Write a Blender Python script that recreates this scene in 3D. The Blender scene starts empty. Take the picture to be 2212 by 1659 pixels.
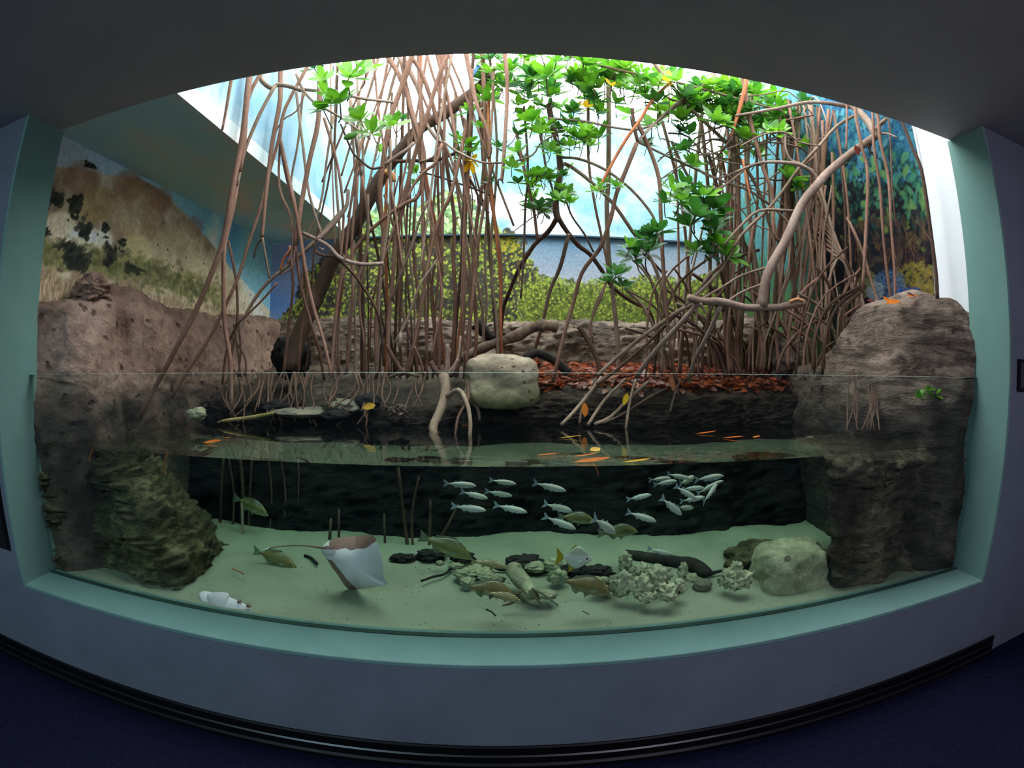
import bpy, bmesh, math, random
import numpy as np
from mathutils import Vector, Matrix, noise, Quaternion

PI = math.pi
sc = bpy.context.scene
COL = sc.collection

# ------------------------------------------------------------------ camera
# equidistant fisheye: 1105.28 px per radian on a 2212 px wide frame, eye 1.6 m above the floor
EYE = Vector((0.0, 0.0, 1.6))
FPX, CX, CY = 1105.28, 1106.0, 829.5
RC = Matrix.Rotation(-0.0249, 3, 'Z') @ Matrix.Rotation(-0.0423, 3, 'X') @ Matrix.Rotation(-0.004, 3, 'Y')
cam_data = bpy.data.cameras.new('camera')
cam = bpy.data.objects.new('camera', cam_data); COL.objects.link(cam)
cam_data.type = 'PANO'
cam_data.sensor_fit = 'HORIZONTAL'
cam_data.sensor_width = 36.0
cam_data.sensor_height = 27.0
cam_data.panorama_type = 'FISHEYE_LENS_POLYNOMIAL'
cam_data.fisheye_fov = math.radians(175)
cam_data.fisheye_polynomial_k0 = 0.0
cam_data.fisheye_polynomial_k1 = -(2212.0 / 36.0) / FPX
cam_data.fisheye_polynomial_k2 = 0.0
cam_data.fisheye_polynomial_k3 = 0.0
cam_data.fisheye_polynomial_k4 = 0.0
cam_data.clip_start = 0.02
cam.matrix_world = Matrix.Translation(EYE) @ (RC @ Matrix.Rotation(PI / 2, 3, 'X')).to_4x4()
sc.camera = cam

# ------------------------------------------------------------------ exposure, world, lights
sc.view_settings.view_transform = 'Standard'
sc.view_settings.look = 'None'
sc.view_settings.gamma = 1.0
sc.view_settings.use_curve_mapping = False
sc.view_settings.exposure = 0.0
sc.cycles.use_denoising = True
sc.cycles.max_bounces = 10
sc.cycles.diffuse_bounces = 6
sc.cycles.glossy_bounces = 3
sc.cycles.transmission_bounces = 5
sc.cycles.transparent_max_bounces = 16
sc.cycles.sample_clamp_indirect = 6.0
sc.cycles.caustics_refractive = True
sc.cycles.caustics_reflective = False

world = bpy.data.worlds.new('overcast_sky'); sc.world = world
world.use_nodes = True
wn = world.node_tree.nodes; wl = world.node_tree.links
bg = wn['Background']
bg.inputs[0].default_value = (0.93, 0.98, 1.0, 1)
bg.inputs[1].default_value = 12.0

def area(name, loc, rot, sx, sy, power, color):
    d = bpy.data.lights.new(name, 'AREA'); d.shape = 'RECTANGLE'; d.size = sx; d.size_y = sy
    d.energy = power; d.color = color
    o = bpy.data.objects.new(name, d); COL.objects.link(o); o.location = loc; o.rotation_euler = rot
    return o
# ceiling lamps of the dark visitors' room, behind the viewer
area('room_lamp_blue', (-1.9, -1.3, 2.84), (math.radians(24), 0, 0), 0.5, 0.5, 88, (0.55, 0.82, 1.0))
area('room_lamp_violet', (1.5, -1.0, 2.84), (math.radians(30), 0, 0), 0.5, 0.5, 62, (0.80, 0.72, 0.95))

# ------------------------------------------------------------------ the picture's frame -> points in the place
def ray(px, py):
    u = (px - CX) / FPX; v = -(py - CY) / FPX
    r = math.hypot(u, v); s = math.sin(r) / r if r > 1e-9 else 1.0
    return RC @ Vector((u * s, math.cos(r), v * s))
def P(px, py, y):                      # where the sight line meets the plane at depth y
    d = ray(px, py); return EYE + d * (y / d.y)
def PX(px, py, x):                     # ... the plane at x
    d = ray(px, py); return EYE + d * (x / d.x)
def PZ(px, py, z):                     # ... the level z
    d = ray(px, py); return EYE + d * ((z - 1.6) / d.z)

# ------------------------------------------------------------------ dimensions (metres)
YW, YG = 1.600, 1.825                  # face of the front wall, face of the acrylic
XL, XR = -2.388, 2.471                 # jambs
ZS, ZC = 0.526, 2.881                  # sill, ceiling
ZP = 1.563                             # top edge of the acrylic
ZWAT = 1.2155                          # water level
TXL, TXR, TYB = -2.435, 2.500, 5.045   # left, right and back wall of the exhibit
XSH = -1.53                            # left edge of the skylight opening
ZROOF = 4.3

# ------------------------------------------------------------------ colour and node helpers
def lin(c):
    return tuple((x / 255 / 12.92) if x / 255 <= 0.04045 else ((x / 255 + 0.055) / 1.055) ** 2.4 for x in c)
def L4(c): return (*lin(c), 1.0)
class NT:
    def __init__(s, name):
        s.m = bpy.data.materials.new(name); s.m.use_nodes = True
        s.t = s.m.node_tree; s.n = s.t.nodes; s.l = s.t.links
        s.n.clear(); s.out = s.n.new('ShaderNodeOutputMaterial')
    def node(s, typ, **kw):
        o = s.n.new(typ)
        for k, v in kw.items():
            if k in ('operation', 'blend_type', 'data_type', 'noise_dimensions', 'feature', 'attribute_name', 'musgrave_type', 'wave_type', 'bands_direction', 'attribute_type', 'distance', 'wave_profile', 'invert', 'interpolation_type', 'clamp'):
                setattr(o, k, v)
            else:
                o.inputs[k.replace('_', ' ')].default_value = v
        return o
    def link(s, a, ao, b, bi): s.l.new(a.outputs[ao], b.inputs[bi])
    def coord(s, kind='Object', scale=(1, 1, 1), rot=(0, 0, 0)):
        c = s.n.new('ShaderNodeTexCoord'); m = s.n.new('ShaderNodeMapping')
        m.inputs['Scale'].default_value = scale; m.inputs['Rotation'].default_value = rot
        s.link(c, kind, m, 'Vector'); return m
    def noise(s, co, scale, detail=4, rough=0.55, dist=0.0):
        o = s.n.new('ShaderNodeTexNoise'); o.inputs['Scale'].default_value = scale
        o.inputs['Detail'].default_value = detail; o.inputs['Roughness'].default_value = rough; o.inputs['Distortion'].default_value = dist
        s.link(co, 0, o, 'Vector'); return o
    def ramp(s, src, so, stops):
        o = s.n.new('ShaderNodeValToRGB'); e = o.color_ramp.elements
        while len(e) < len(stops): e.new(0.5)
        for k, (p, c) in enumerate(stops):
            e[k].position = p; e[k].color = c if len(c) == 4 else (*c, 1)
        s.link(src, so, o, 'Fac'); return o
    def mixc(s, a, b, f, mode='MIX'):
        o = s.n.new('ShaderNodeMix'); o.data_type = 'RGBA'; o.blend_type = mode
        for x, i in ((a, 6), (b, 7)):
            if isinstance(x, tuple): o.inputs[i].default_value = x
            else: s.l.new(x.outputs[0] if x.bl_idname != 'ShaderNodeMix' else x.outputs[2], o.inputs[i])
        if isinstance(f, (int, float)): o.inputs[0].default_value = f
        else: s.l.new(f.outputs[0], o.inputs[0])
        return o
    def bsdf(s, col, rough=0.8, spec=0.3, metal=0.0, sub=0.0):
        b = s.n.new('ShaderNodeBsdfPrincipled')
        b.inputs['Roughness'].default_value = rough; b.inputs['Specular IOR Level'].default_value = spec
        b.inputs['Metallic'].default_value = metal
        if isinstance(col, tuple): b.inputs['Base Color'].default_value = col
        else: s.l.new(col.outputs[0] if col.bl_idname != 'ShaderNodeMix' else col.outputs[2], b.inputs['Base Color'])
        s.l.new(b.outputs[0], s.out.inputs['Surface']); return b
    def bump(s, b, src, so, strength, dist=0.01, prev=None):
        o = s.n.new('ShaderNodeBump'); o.inputs['Strength'].default_value = strength; o.inputs['Distance'].default_value = dist
        s.link(src, so, o, 'Height')
        if prev: s.link(prev, 0, o, 'Normal')
        s.l.new(o.outputs[0], b.inputs['Normal']); return o

def mat_noise(name, cols, scale=6, rough=0.8, spec=0.25, bscale=30, bstr=0.3, bdist=0.01, stretch=(1, 1, 1), detail=5, lo=0.3, hi=0.7, dist=0.0):
    t = NT(name); co = t.coord('Object', stretch)
    nz = t.noise(co, scale, detail, 0.6, dist)
    k = len(cols)
    rp = t.ramp(nz, 'Fac', [(lo + (hi - lo) * i / max(1, k - 1), L4(c)) for i, c in enumerate(cols)])
    b = t.bsdf(rp, rough, spec)
    if bstr:
        n2 = t.noise(co, bscale, 4, 0.6); t.bump(b, n2, 'Fac', bstr, bdist)
    return t.m

# ------------------------------------------------------------------ object helpers
def raw(name, verts, faces, smooth=False):
    me = bpy.data.meshes.new(name); me.from_pydata([tuple(v) for v in verts], [], faces)
    if smooth: me.polygons.foreach_set('use_smooth', [True] * len(me.polygons))
    me.update(); return me
def link(name, me, mats, parent=None, loc=None):
    o = bpy.data.objects.new(name, me)
    for m in (mats if isinstance(mats, (list, tuple)) else [mats]):
        me.materials.append(m)
    COL.objects.link(o)
    if parent is not None: o.parent = parent
    if loc is not None: o.location = loc
    return o
def tag(o, label=None, cat=None, group=None, kind=None):
    if label: o['label'] = label
    if cat: o['category'] = cat
    if group: o['group'] = group
    if kind: o['kind'] = kind
    return o
def thing(name, label, cat, loc=(0, 0, 0), group=None):
    o = bpy.data.objects.new(name, None); COL.objects.link(o); o.location = loc
    o.empty_display_size = 0.05
    return tag(o, label, cat, group)
def structure(name, me, mats):
    return tag(link(name, me, mats), kind='structure')
class MB:
    def __init__(s): s.v = []; s.f = []
    def box(s, x0, x1, y0, y1, z0, z1):
        n = len(s.v)
        s.v += [(x0, y0, z0), (x1, y0, z0), (x1, y1, z0), (x0, y1, z0), (x0, y0, z1), (x1, y0, z1), (x1, y1, z1), (x0, y1, z1)]
        s.f += [tuple(n + i for i in q) for q in ((3, 2, 1, 0), (4, 5, 6, 7), (0, 1, 5, 4), (1, 2, 6, 5), (2, 3, 7, 6), (3, 0, 4, 7))]
        return s
    def quad(s, a, b, c, d):
        n = len(s.v); s.v += [a, b, c, d]; s.f.append((n, n + 1, n + 2, n + 3)); return s
    def me(s, name, smooth=False): return raw(name, s.v, s.f, smooth)
def extrude_profile(name, pts, x0, x1):          # a (y,z) outline run along x
    n = len(pts); v = [(x0, y, z) for y, z in pts] + [(x1, y, z) for y, z in pts]
    f = [(i, (i + 1) % n, n + (i + 1) % n, n + i) for i in range(n)] + [tuple(range(n))[::-1], tuple(range(n, 2 * n))]
    return raw(name, v, f)
def bevel(o, w, seg=2):
    m = o.modifiers.new('bevel', 'BEVEL'); m.width = w; m.segments = seg; m.limit_method = 'ANGLE'
    return o
def smooth_path(pts, sub=4):                      # Catmull-Rom through 4-tuples (x,y,z,r)
    if len(pts) < 3: return pts
    q = [pts[0]] + list(pts) + [pts[-1]]; out = []
    for i in range(1, len(q) - 2):
        a, b, c, d = (np.array(q[i + k], float) for k in (-1, 0, 1, 2))
        for k in range(sub):
            t = k / sub
            out.append(0.5 * ((2 * b) + (c - a) * t + (2 * a - 5 * b + 4 * c - d) * t * t + (3 * b - a - 3 * c + d) * t ** 3))
    out.append(np.array(q[-2], float)); return out
def tube(pts, sides=7, origin=(0, 0, 0), cap=True, jitter=0.0, rnd=None):   # pts: (x,y,z,r)
    V = []; F = []; up = Vector((0, 0, 1)); n = len(pts); prev = None
    for i, p in enumerate(pts):
        a = Vector(pts[max(0, i - 1)][:3]); b = Vector(pts[min(n - 1, i + 1)][:3]); t = (b - a)
        if t.length < 1e-7: t = Vector((0, 0, 1))
        t.normalize()
        if prev is None:
            prev = t.orthogonal().normalized()
        prev = (prev - t * prev.dot(t))
        if prev.length < 1e-6: prev = t.orthogonal()
        prev.normalize(); w = t.cross(prev)
        for k in range(sides):
            an = 2 * PI * k / sides; r = p[3] * (1 + (rnd.uniform(-jitter, jitter) if rnd else 0))
            q = Vector(p[:3]) + prev * (math.cos(an) * r) + w * (math.sin(an) * r) - Vector(origin)
            V.append(tuple(q))
    for i in range(n - 1):
        for k in range(sides):
            F.append((i * sides + k, i * sides + (k + 1) % sides, (i + 1) * sides + (k + 1) % sides, (i + 1) * sides + k))
    if cap:
        F.append(tuple(range(sides))[::-1]); F.append(tuple(range((n - 1) * sides, n * sides)))
    return V, F
def fr(x, y, z, oct=4): return noise.fractal(Vector((x, y, z)), 1.0, 2.0, oct)

# ------------------------------------------------------------------ materials of the visitors' room
def plaster(name, c, var=8, bstr=0.12):
    c1 = tuple(max(0, x - var) for x in c); c2 = tuple(x + var for x in c)
    return mat_noise(name, [c1, c2], 3.0, 0.9, 0.15, 160, bstr, 0.004)
M_ceiling = plaster('charcoal_ceiling_paint', (182, 174, 178), 4)
M_wall = plaster('grey_blue_wall_paint', (102, 108, 116), 5)
M_jamb = plaster('sea_green_paint', (104, 136, 128), 5, 0.08)
M_carpet = mat_noise('navy_carpet', [(20, 20, 36), (32, 32, 54)], 40, 1.0, 0.0, 260, 0.6, 0.01)
M_base = mat_noise('black_rubber', [(8, 8, 9), (14, 14, 15)], 4, 0.35, 0.4, 50, 0.0)
M_room = plaster('dark_room_paint', (120, 122, 130), 3)

# ------------------------------------------------------------------ the visitors' room
RX0, RX1, RY0 = -3.6, 3.25, -2.6
structure('floor', MB().box(RX0, RX1, RY0, YW + 0.05, -0.1, 0).me('floor'), M_carpet)
# one flat ceiling: over the room and back to the acrylic
structure('ceiling', MB().box(RX0, RX1, RY0, YG + 0.035, ZC, ZC + 0.18).me('ceiling'), M_ceiling)
structure('wall_room_left', MB().box(RX0 - 0.1, RX0, RY0, YW, 0, ZC).me('w'), M_room)
structure('wall_room_right', MB().box(RX1, RX1 + 0.1, RY0, YW, 0, ZC).me('w'), M_room)
structure('wall_room_back', MB().box(RX0 - 0.1, RX1 + 0.1, RY0 - 0.1, RY0, 0, ZC).me('w'), M_room)
wf = MB(); wf.box(RX0, XL - 0.02, YW, YG + 0.03, 0, ZC); wf.box(XR + 0.02, RX1, YW, YG + 0.03, 0, ZC); wf.box(XL - 0.02, XR + 0.02, YW, YG + 0.03, 0, ZS - 0.02)
structure('wall_front', wf.me('wall_front'), M_wall)
# painted linings of the viewing window
M_sill = M_jamb
structure('trim_1', MB().box(XL - 0.02, XL, YW - 0.002, YG + 0.06, ZS - 0.02, ZC).me('lining'), M_jamb)
structure('trim_2', MB().box(XR, XR + 0.02, YW - 0.002, YG + 0.06, ZS - 0.02, ZC).me('lining'), M_jamb)
bevel(structure('trim_3', MB().box(XL, XR, YW - 0.004, YG + 0.03, ZS - 0.02, ZS).me('lining'), M_sill), 0.004)
structure('sill_shade_strip', MB().box(XL, XR, YG - 0.028, YG, ZS, ZS + 0.004).me('shade_strip'), mat_noise('sill_shade_tone', [(34, 58, 48), (44, 70, 58)], 6, .6, .3, 10, 0))  # dark strip standing in for the shading along the acrylic's foot
# black cove base with a stepped profile
bx1 = PX(2143, 1385, 2.0).x
bp = [(YW, 0), (YW - 0.035, 0), (YW - 0.033, 0.018), (YW - 0.022, 0.026), (YW - 0.020, 0.060), (YW - 0.014, 0.066), (YW - 0.013, 0.106), (YW - 0.006, 0.111), (YW, 0.111)]
structure('baseboard_front', extrude_profile('baseboard', bp, RX0, P(2143, 1380, YW).x), M_base)
M_dark = mat_noise('dark_frame', [(12, 12, 14), (18, 18, 20)], 5, 0.5, 0.3, 10, 0)
M_panel = mat_noise('slate_panel', [(52, 50, 60), (60, 58, 68)], 3, 0.5, 0.3, 10, 0)
# small framed plaque on the wall, right edge
pl = thing('wall_plaque', 'small dark framed plaque on the grey wall right of the viewing window', 'plaque', (3.02, YW - 0.012, 1.61))
def rel(o, v): return [(a - o.location.x, b - o.location.y, c - o.location.z) for a, b, c in v]
c0, c1 = P(2197, 776, YW), P(2197, 843, YW)
pl.location = (c0.x + 0.13, YW - 0.012, (c0.z + c1.z) / 2)
h = (c0.z - c1.z) / 2
b = MB(); b.box(-0.13, 0.13, -0.008, 0.012, -h, -h + 0.014).box(-0.13, 0.13, -0.008, 0.012, h - 0.014, h).box(-0.13, -0.116, -0.008, 0.012, -h + 0.014, h - 0.014).box(0.116, 0.13, -0.008, 0.012, -h + 0.014, h - 0.014)
link('frame', b.me('frame'), M_dark, pl)
link('face', MB().box(-0.116, 0.116, -0.002, 0.012, -h + 0.014, h - 0.014).me('face'), M_panel, pl)
# black board on the wall, left edge
d0, d1 = P(14, 870, YW), P(17, 1158, YW)
bd = thing('wall_board', 'tall black board on the wall left of the viewing window', 'board', ((min(d0.x, d1.x) - 0.3), YW - 0.015, (d0.z + d1.z) / 2 + 0.02))
hb = (d0.z - d1.z) / 2 + 0.08; wx = 0.3
b = MB().box(-wx, wx, -0.01, 0.015, -hb, hb); link('panel', b.me('panel'), M_dark, bd)
b = MB().box(-wx - 0.008, wx + 0.008, -0.004, 0.015, -hb - 0.008, hb + 0.008); link('backing_plate', b.me('backing'), M_base, bd)

# ------------------------------------------------------------------ the acrylic window (stands open-topped in the opening)
t = NT('clear_acrylic')
tr = t.n.new('ShaderNodeBsdfTransparent'); tr.inputs[0].default_value = (0.95, 0.985, 0.97, 1)
gl = t.n.new('ShaderNodeBsdfGlossy'); gl.inputs['Roughness'].default_value = 0.02
def schlick(t, f0=0.04, normal=None):    # share of light mirrored, by the angle of view
    lw = t.n.new('ShaderNodeLayerWeight'); lw.inputs[0].default_value = 0.5
    if normal: t.l.new(normal.outputs[0], lw.inputs['Normal'])
    p = t.node('ShaderNodeMath', operation='POWER'); t.link(lw, 'Facing', p, 0); p.inputs[1].default_value = 5
    q = t.node('ShaderNodeMath', operation='MULTIPLY_ADD'); t.link(p, 0, q, 0); q.inputs[1].default_value = 1 - f0; q.inputs[2].default_value = f0
    return q
frn = schlick(t, 0.02)
mx = t.n.new('ShaderNodeMixShader'); t.link(frn, 0, mx, 0); t.link(tr, 0, mx, 1); t.link(gl, 0, mx, 2); t.link(mx, 0, t.out, 'Surface')
M_acr = t.m
M_acr_edge = mat_noise('acrylic_edge', [(150, 190, 180), (190, 220, 210)], 30, 0.3, 0.5, 10, 0)
win = tag(thing('window_1', None, None, ((XL + XR) / 2, YG, ZS)), kind='structure')
hw = (XR - XL) / 2 - 0.001
me = MB().box(-hw, hw, 0.0, 0.03, 0.001, ZP - ZS).me('pane'); o = link('pane', me, [M_acr, M_acr_edge], win)
me.polygons[1].material_index = 1
win['kind'] = 'structure'; o['kind'] = 'structure'
# ------------------------------------------------------------------ walls of the exhibit, painted with murals
class Canvas:
    """A wall divided in small cells, each cell painted one colour: the mural."""
    def __init__(s, W, H, fit, lowhigh):
        s.W, s.H = W, H; s.a0, s.a1, s.z0, s.z1 = lowhigh; s.fit = fit
        s.c = np.zeros((H, W, 3)); yy, xx = np.mgrid[0:H, 0:W]
        s.A = s.a0 + (s.a1 - s.a0) * (xx + .5) / W; s.Z = s.z0 + (s.z1 - s.z0) * (yy + .5) / H
        s.rs = np.random.RandomState(5)
    def m(s, px, py): return s.fit(px, py)             # picture point -> wall coordinates (a, z)
    def val(s, freq, oct=4, seed=0, sx=1.0):
        out = np.zeros((s.H, s.W)); amp = 1; tot = 0; rs = np.random.RandomState(seed)
        for o in range(oct):
            f = freq * 2 ** o; nx = int(abs(s.a1 - s.a0) * f * sx) + 3; nz = int((s.z1 - s.z0) * f) + 3
            g = rs.rand(nz, nx); u = (s.A - s.a0) / (s.a1 - s.a0) * (nx - 2); v = (s.Z - s.z0) / (s.z1 - s.z0) * (nz - 2)
            i = np.clip(u.astype(int), 0, nx - 2); j = np.clip(v.astype(int), 0, nz - 2); fu = u - i; fv = v - j
            fu = fu * fu * (3 - 2 * fu); fv = fv * fv * (3 - 2 * fv)
            out += amp * ((g[j, i] * (1 - fu) + g[j, i + 1] * fu) * (1 - fv) + (g[j + 1, i] * (1 - fu) + g[j + 1, i + 1] * fu) * fv); tot += amp; amp *= .55
        return out / tot
    def blend(s, mask, col):
        s.c += (np.array(col) - s.c) * np.clip(mask, 0, 1)[..., None]
    def grad(s, t, stops):
        t = np.clip(t, 0, 1); ps = [p for p, _ in stops]
        return np.stack([np.interp(t, ps, [c[k] for _, c in stops]) for k in range(3)], -1)
    def below(s, pts, soft=0.02, wob=0.0, seed=1):      # 1 under an outline given in picture points
        q = sorted(s.m(*p) for p in pts)
        h = np.interp(s.A, [a for a, _ in q], [z for _, z in q])
        if wob: h = h + (s.val(9, 3, seed) - .5) * wob
        return np.clip((h - s.Z) / soft + .5, 0, 1)
    def dab(s, a, z, ra, rz, ang, col, alpha=1.0):
        da = abs(s.a1 - s.a0) / s.W; dz = (s.z1 - s.z0) / s.H; R = max(ra, rz)
        ci = (a - s.a0) / (s.a1 - s.a0) * s.W; cj = (z - s.z0) / (s.z1 - s.z0) * s.H
        i0, i1 = int(max(0, ci - R / da - 1)), int(min(s.W, ci + R / da + 2)); j0, j1 = int(max(0, cj - R / dz - 1)), int(min(s.H, cj + R / dz + 2))
        if i0 >= i1 or j0 >= j1: return
        A = s.A[j0:j1, i0:i1] - a; Z = s.Z[j0:j1, i0:i1] - z; ca, sa = math.cos(ang), math.sin(ang)
        u = (A * ca + Z * sa) / ra; v = (-A * sa + Z * ca) / rz; d = 1 - (u * u + v * v)
        mk = np.clip(d * 2.2, 0, 1)[..., None] * alpha
        s.c[j0:j1, i0:i1] += (np.array(col, float) - s.c[j0:j1, i0:i1]) * mk
    def mesh(s, name, place, gain=1.0):
        W, H = s.W, s.H; jj, ii = np.mgrid[0:H + 1, 0:W + 1]
        a = s.a0 + (s.a1 - s.a0) * ii / W; z = s.z0 + (s.z1 - s.z0) * jj / H
        v = place(a.ravel(), z.ravel()); me = bpy.data.meshes.new(name); nv = (W + 1) * (H + 1)
        me.vertices.add(nv); me.vertices.foreach_set('co', v.astype(np.float32).ravel())
        j, i = np.mgrid[0:H, 0:W]; k = (j * (W + 1) + i).ravel()
        q = np.stack([k, k + 1, k + W + 2, k + W + 1], 1).astype(np.int32)
        me.loops.add(q.size); me.polygons.add(len(q)); me.loops.foreach_set('vertex_index', q.ravel())
        me.polygons.foreach_set('loop_start', np.arange(0, q.size, 4, dtype=np.int32)); me.polygons.foreach_set('loop_total', np.full(len(q), 4, np.int32))
        me.update(calc_edges=True)
        c = np.clip(s.c / 255, 0, 1); c = np.where(c <= .04045, c / 12.92, ((c + .055) / 1.055) ** 2.4) * gain; c = np.minimum(c, .86)
        col = me.color_attributes.new('paint', 'FLOAT_COLOR', 'POINT')
        vc = np.ones((H + 1, W + 1, 4)); vc[:H, :W, :3] = c; vc[H, :W, :3] = c[-1]; vc[:H, W, :3] = c[:, -1]; vc[H, W, :3] = c[-1, -1]
        col.data.foreach_set('color', vc.astype(np.float32).ravel())
        return me
def mural_mat(name, fine=0.25, scale=40):
    t = NT(name); a = t.n.new('ShaderNodeAttribute'); a.attribute_name = 'paint'
    co = t.coord('Object'); nz = t.noise(co, scale, 4, 0.65)
    rp = t.ramp(nz, 'Fac', [(0.3, (1 - fine, 1 - fine, 1 - fine, 1)), (0.7, (1 + fine * .6,) * 3 + (1,))])
    m = t.mixc(a, rp, 1.0, 'MULTIPLY'); t.bsdf(m, 0.85, 0.15); return t.m
M_mural = mural_mat('painted_mural')
M_white = plaster('white_shaft_paint', (222, 224, 226), 3)
rnd = random.Random(11)

# left wall: dry grassy hill under a hazy sky
fitL = lambda px, py: (lambda p: (p.y, p.z))(PX(px, py, TXL))
cv = Canvas(460, 300, fitL, (YG - 0.05, TYB, 1.2, ZC))
sky = cv.grad((cv.A - 1.9) / 2.9 + (cv.val(1.5, 4, 2) - .5) * .5, [(0, (128, 140, 148)), (.35, (112, 150, 166)), (.6, (92, 140, 190)), (.8, (78, 128, 205)), (1, (110, 150, 205))])
cv.c = sky
cl = cv.val(2.2, 4, 7); cv.blend((cl - .56) * 4, (165, 170, 195))
hill_pts = [(80, 350), (105, 355), (160, 362), (200, 370), (250, 378), (300, 385), (340, 405), (370, 430), (400, 460), (440, 505), (470, 540), (500, 580), (520, 600), (545, 628), (560, 645), (585, 672), (592, 700)]
hm = cv.below(hill_pts, .015, .02)
n1 = cv.val(3, 5, 3); n2 = cv.val(14, 4, 4); hc = cv.grad(n1 * .7 + n2 * .3 + (cv.A - 3) * .06, [(.25, (96, 80, 64)), (.42, (120, 104, 84)), (.52, (138, 126, 106)), (.62, (152, 144, 124)), (.75, (172, 166, 152))])
cv.c += (hc - cv.c) * hm[..., None]
# brown crown and rim of the hill, a pale scar lower down
for px, py, r, col, al in [(180, 385, .12, (110, 80, 60), .6), (280, 400, .12, (112, 84, 62), .6), (350, 430, .10, (108, 82, 64), .6), (420, 490, .10, (110, 86, 70), .6), (210, 440, .13, (120, 98, 58), .5), (300, 460, .2, (140, 112, 80), .4),
                           (180, 515, .10, (192, 188, 172), .8), (220, 520, .08, (186, 180, 160), .8), (130, 490, .10, (180, 172, 148), .6), (290, 545, .14, (160, 152, 108), .6), (380, 560, .3, (160, 145, 112), .4), (450, 620, .3, (158, 140, 108), .4)]:
    a, z = cv.m(px, py); cv.dab(a, z, r * 1.6, r, 0.3, col, al)
# green scrub band along the foot of the hill
for k in range(1500):
    f = rnd.random(); px = 85 + 400 * f; py = 545 + 105 * f + rnd.gauss(0, 15) - 20 * math.sin(f * 3)
    a, z = cv.m(px, py); r = rnd.uniform(.008, .03); cv.dab(a, z, r * 1.5, r, rnd.uniform(-.5, .5), rnd.choice([(66, 70, 42), (86, 88, 54), (104, 100, 64), (56, 58, 40), (116, 108, 70), (80, 74, 52)]), .42)
for k in range(60):
    px = rnd.uniform(120, 590); py = rnd.uniform(440, 690); a, z = cv.m(px, py)
    if np.interp(a, *zip(*sorted(cv.m(*p) for p in hill_pts))) > z + .05: cv.dab(a, z, .012, .012, 0, (70, 60, 46), .9)
def bush(px, py, w, h, n=26, cols=((30, 32, 28), (44, 46, 38), (24, 26, 24))):
    a, z = cv.m(px, py); a2, _ = cv.m(px + w / 2, py); _, z2 = cv.m(px, py - h / 2); ra = abs(a2 - a); rz = abs(z2 - z)
    for k in range(n):
        u = rnd.gauss(0, .45); v = rnd.gauss(0, .45); cv.dab(a + u * ra, z + v * rz, ra * .4, rz * .38, rnd.random(), rnd.choice(cols), .8)
for b_ in [(118, 428, 44, 40), (100, 440, 30, 36), (165, 436, 36, 30), (160, 452, 22, 34), (182, 492, 34, 40), (198, 358, 24, 16), (230, 492, 20, 26), (230, 512, 14, 6), (265, 523, 18, 22), (265, 543, 14, 5), (150, 535, 60, 24), (165, 560, 60, 40), (238, 552, 26, 44), (290, 580, 34, 20), (96, 498, 30, 20)]:
    bush(*b_)
# tan grass at the foot
for k in range(2600):
    px = rnd.uniform(60, 600); base = 590 + (px - 60) * .18; py = base + rnd.uniform(0, 75); a, z = cv.m(px, py)
    cv.dab(a, z, .006, .035, rnd.uniform(-.3, .3), rnd.choice([(134, 112, 92), (112, 92, 74), (150, 130, 108), (92, 78, 64), (104, 98, 66)]), .7)
cv.blend(np.clip((1.62 - cv.Z) / .1, 0, 1), (96, 84, 64))
me = cv.mesh('mural_left', lambda a, z: np.stack([np.full_like(a, TXL), a, z], 1), 2.5)
ow = structure('wall_left', me, M_mural)
structure('wall_left_shell', MB().box(TXL - 0.1, TXL - 0.002, YG - 0.05, TYB + 0.1, 0.3, ZC + 0.1).me('shell'), M_white)

# back wall: mangrove wood against a cloudy sky, the paint running on up the skylight shaft
fitB = lambda px, py: (lambda p: (p.x, p.z))(P(px, py, TYB))
cv = Canvas(900, 540, fitB, (TXL, TXR, 1.35, ZROOF))
up = cv.Z > ZC
low = cv.grad((cv.Z - 1.7) / 1.2 + (cv.val(1.6, 4, 3, .6) - .5) * .5, [(0, (176, 178, 178)), (.35, (176, 178, 182)), (.55, (170, 172, 182)), (.8, (134, 150, 166)), (1, (92, 124, 150))])
left = np.clip((-1.3 - cv.A) / .8, 0, 1)
lowl = cv.grad((cv.Z - 1.6) / 1.2 + (cv.val(1.6, 4, 3, .6) - .5) * .3, [(0, (176, 190, 206)), (.3, (150, 178, 220)), (.5, (112, 150, 210)), (.75, (150, 162, 200)), (1, (150, 158, 184))])
low = low * (1 - left[..., None]) + lowl * left[..., None]
n = cv.val(1.3, 5, 8, .7); n = n * .8 + cv.val(6, 3, 12) * .2
hi = cv.grad(n + (cv.Z - ZC) * .05, [(.3, (96, 152, 168)), (.44, (124, 170, 182)), (.54, (160, 190, 196)), (.63, (214, 222, 223)), (.8, (232, 234, 234))])
cv.c = np.where(up[..., None], hi, low)
treetop = [(600, 700), (640, 660), (652, 610), (670, 585), (700, 565), (730, 548), (755, 520), (775, 488), (800, 462), (830, 450), (870, 448), (900, 455), (930, 432), (965, 420), (1000, 428), (1030, 448), (1045, 480), (1075, 500), (1100, 505), (1118, 520), (1130, 545), (1150, 575), (1165, 600), (1172, 625), (1180, 690), (1182, 720)]
q = sorted(cv.m(*p) for p in treetop); ta = [a for a, _ in q]; tz = [z for _, z in q]
def leafy(n, region, cols, r0, r1, alpha=.9):
    k = 0
    while k < n:
        a, z = region(); k += 1
        cv.dab(a, z, rnd.uniform(r0, r1) * 1.35, rnd.uniform(r0, r1), rnd.uniform(0, PI), rnd.choice(cols), alpha)
h = np.interp(cv.A, ta, tz, left=0, right=0) + (cv.val(8, 3, 9) - .5) * .16
cv.blend(np.clip((h - .05 - cv.Z) / .03, 0, 1), (72, 74, 52))
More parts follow.
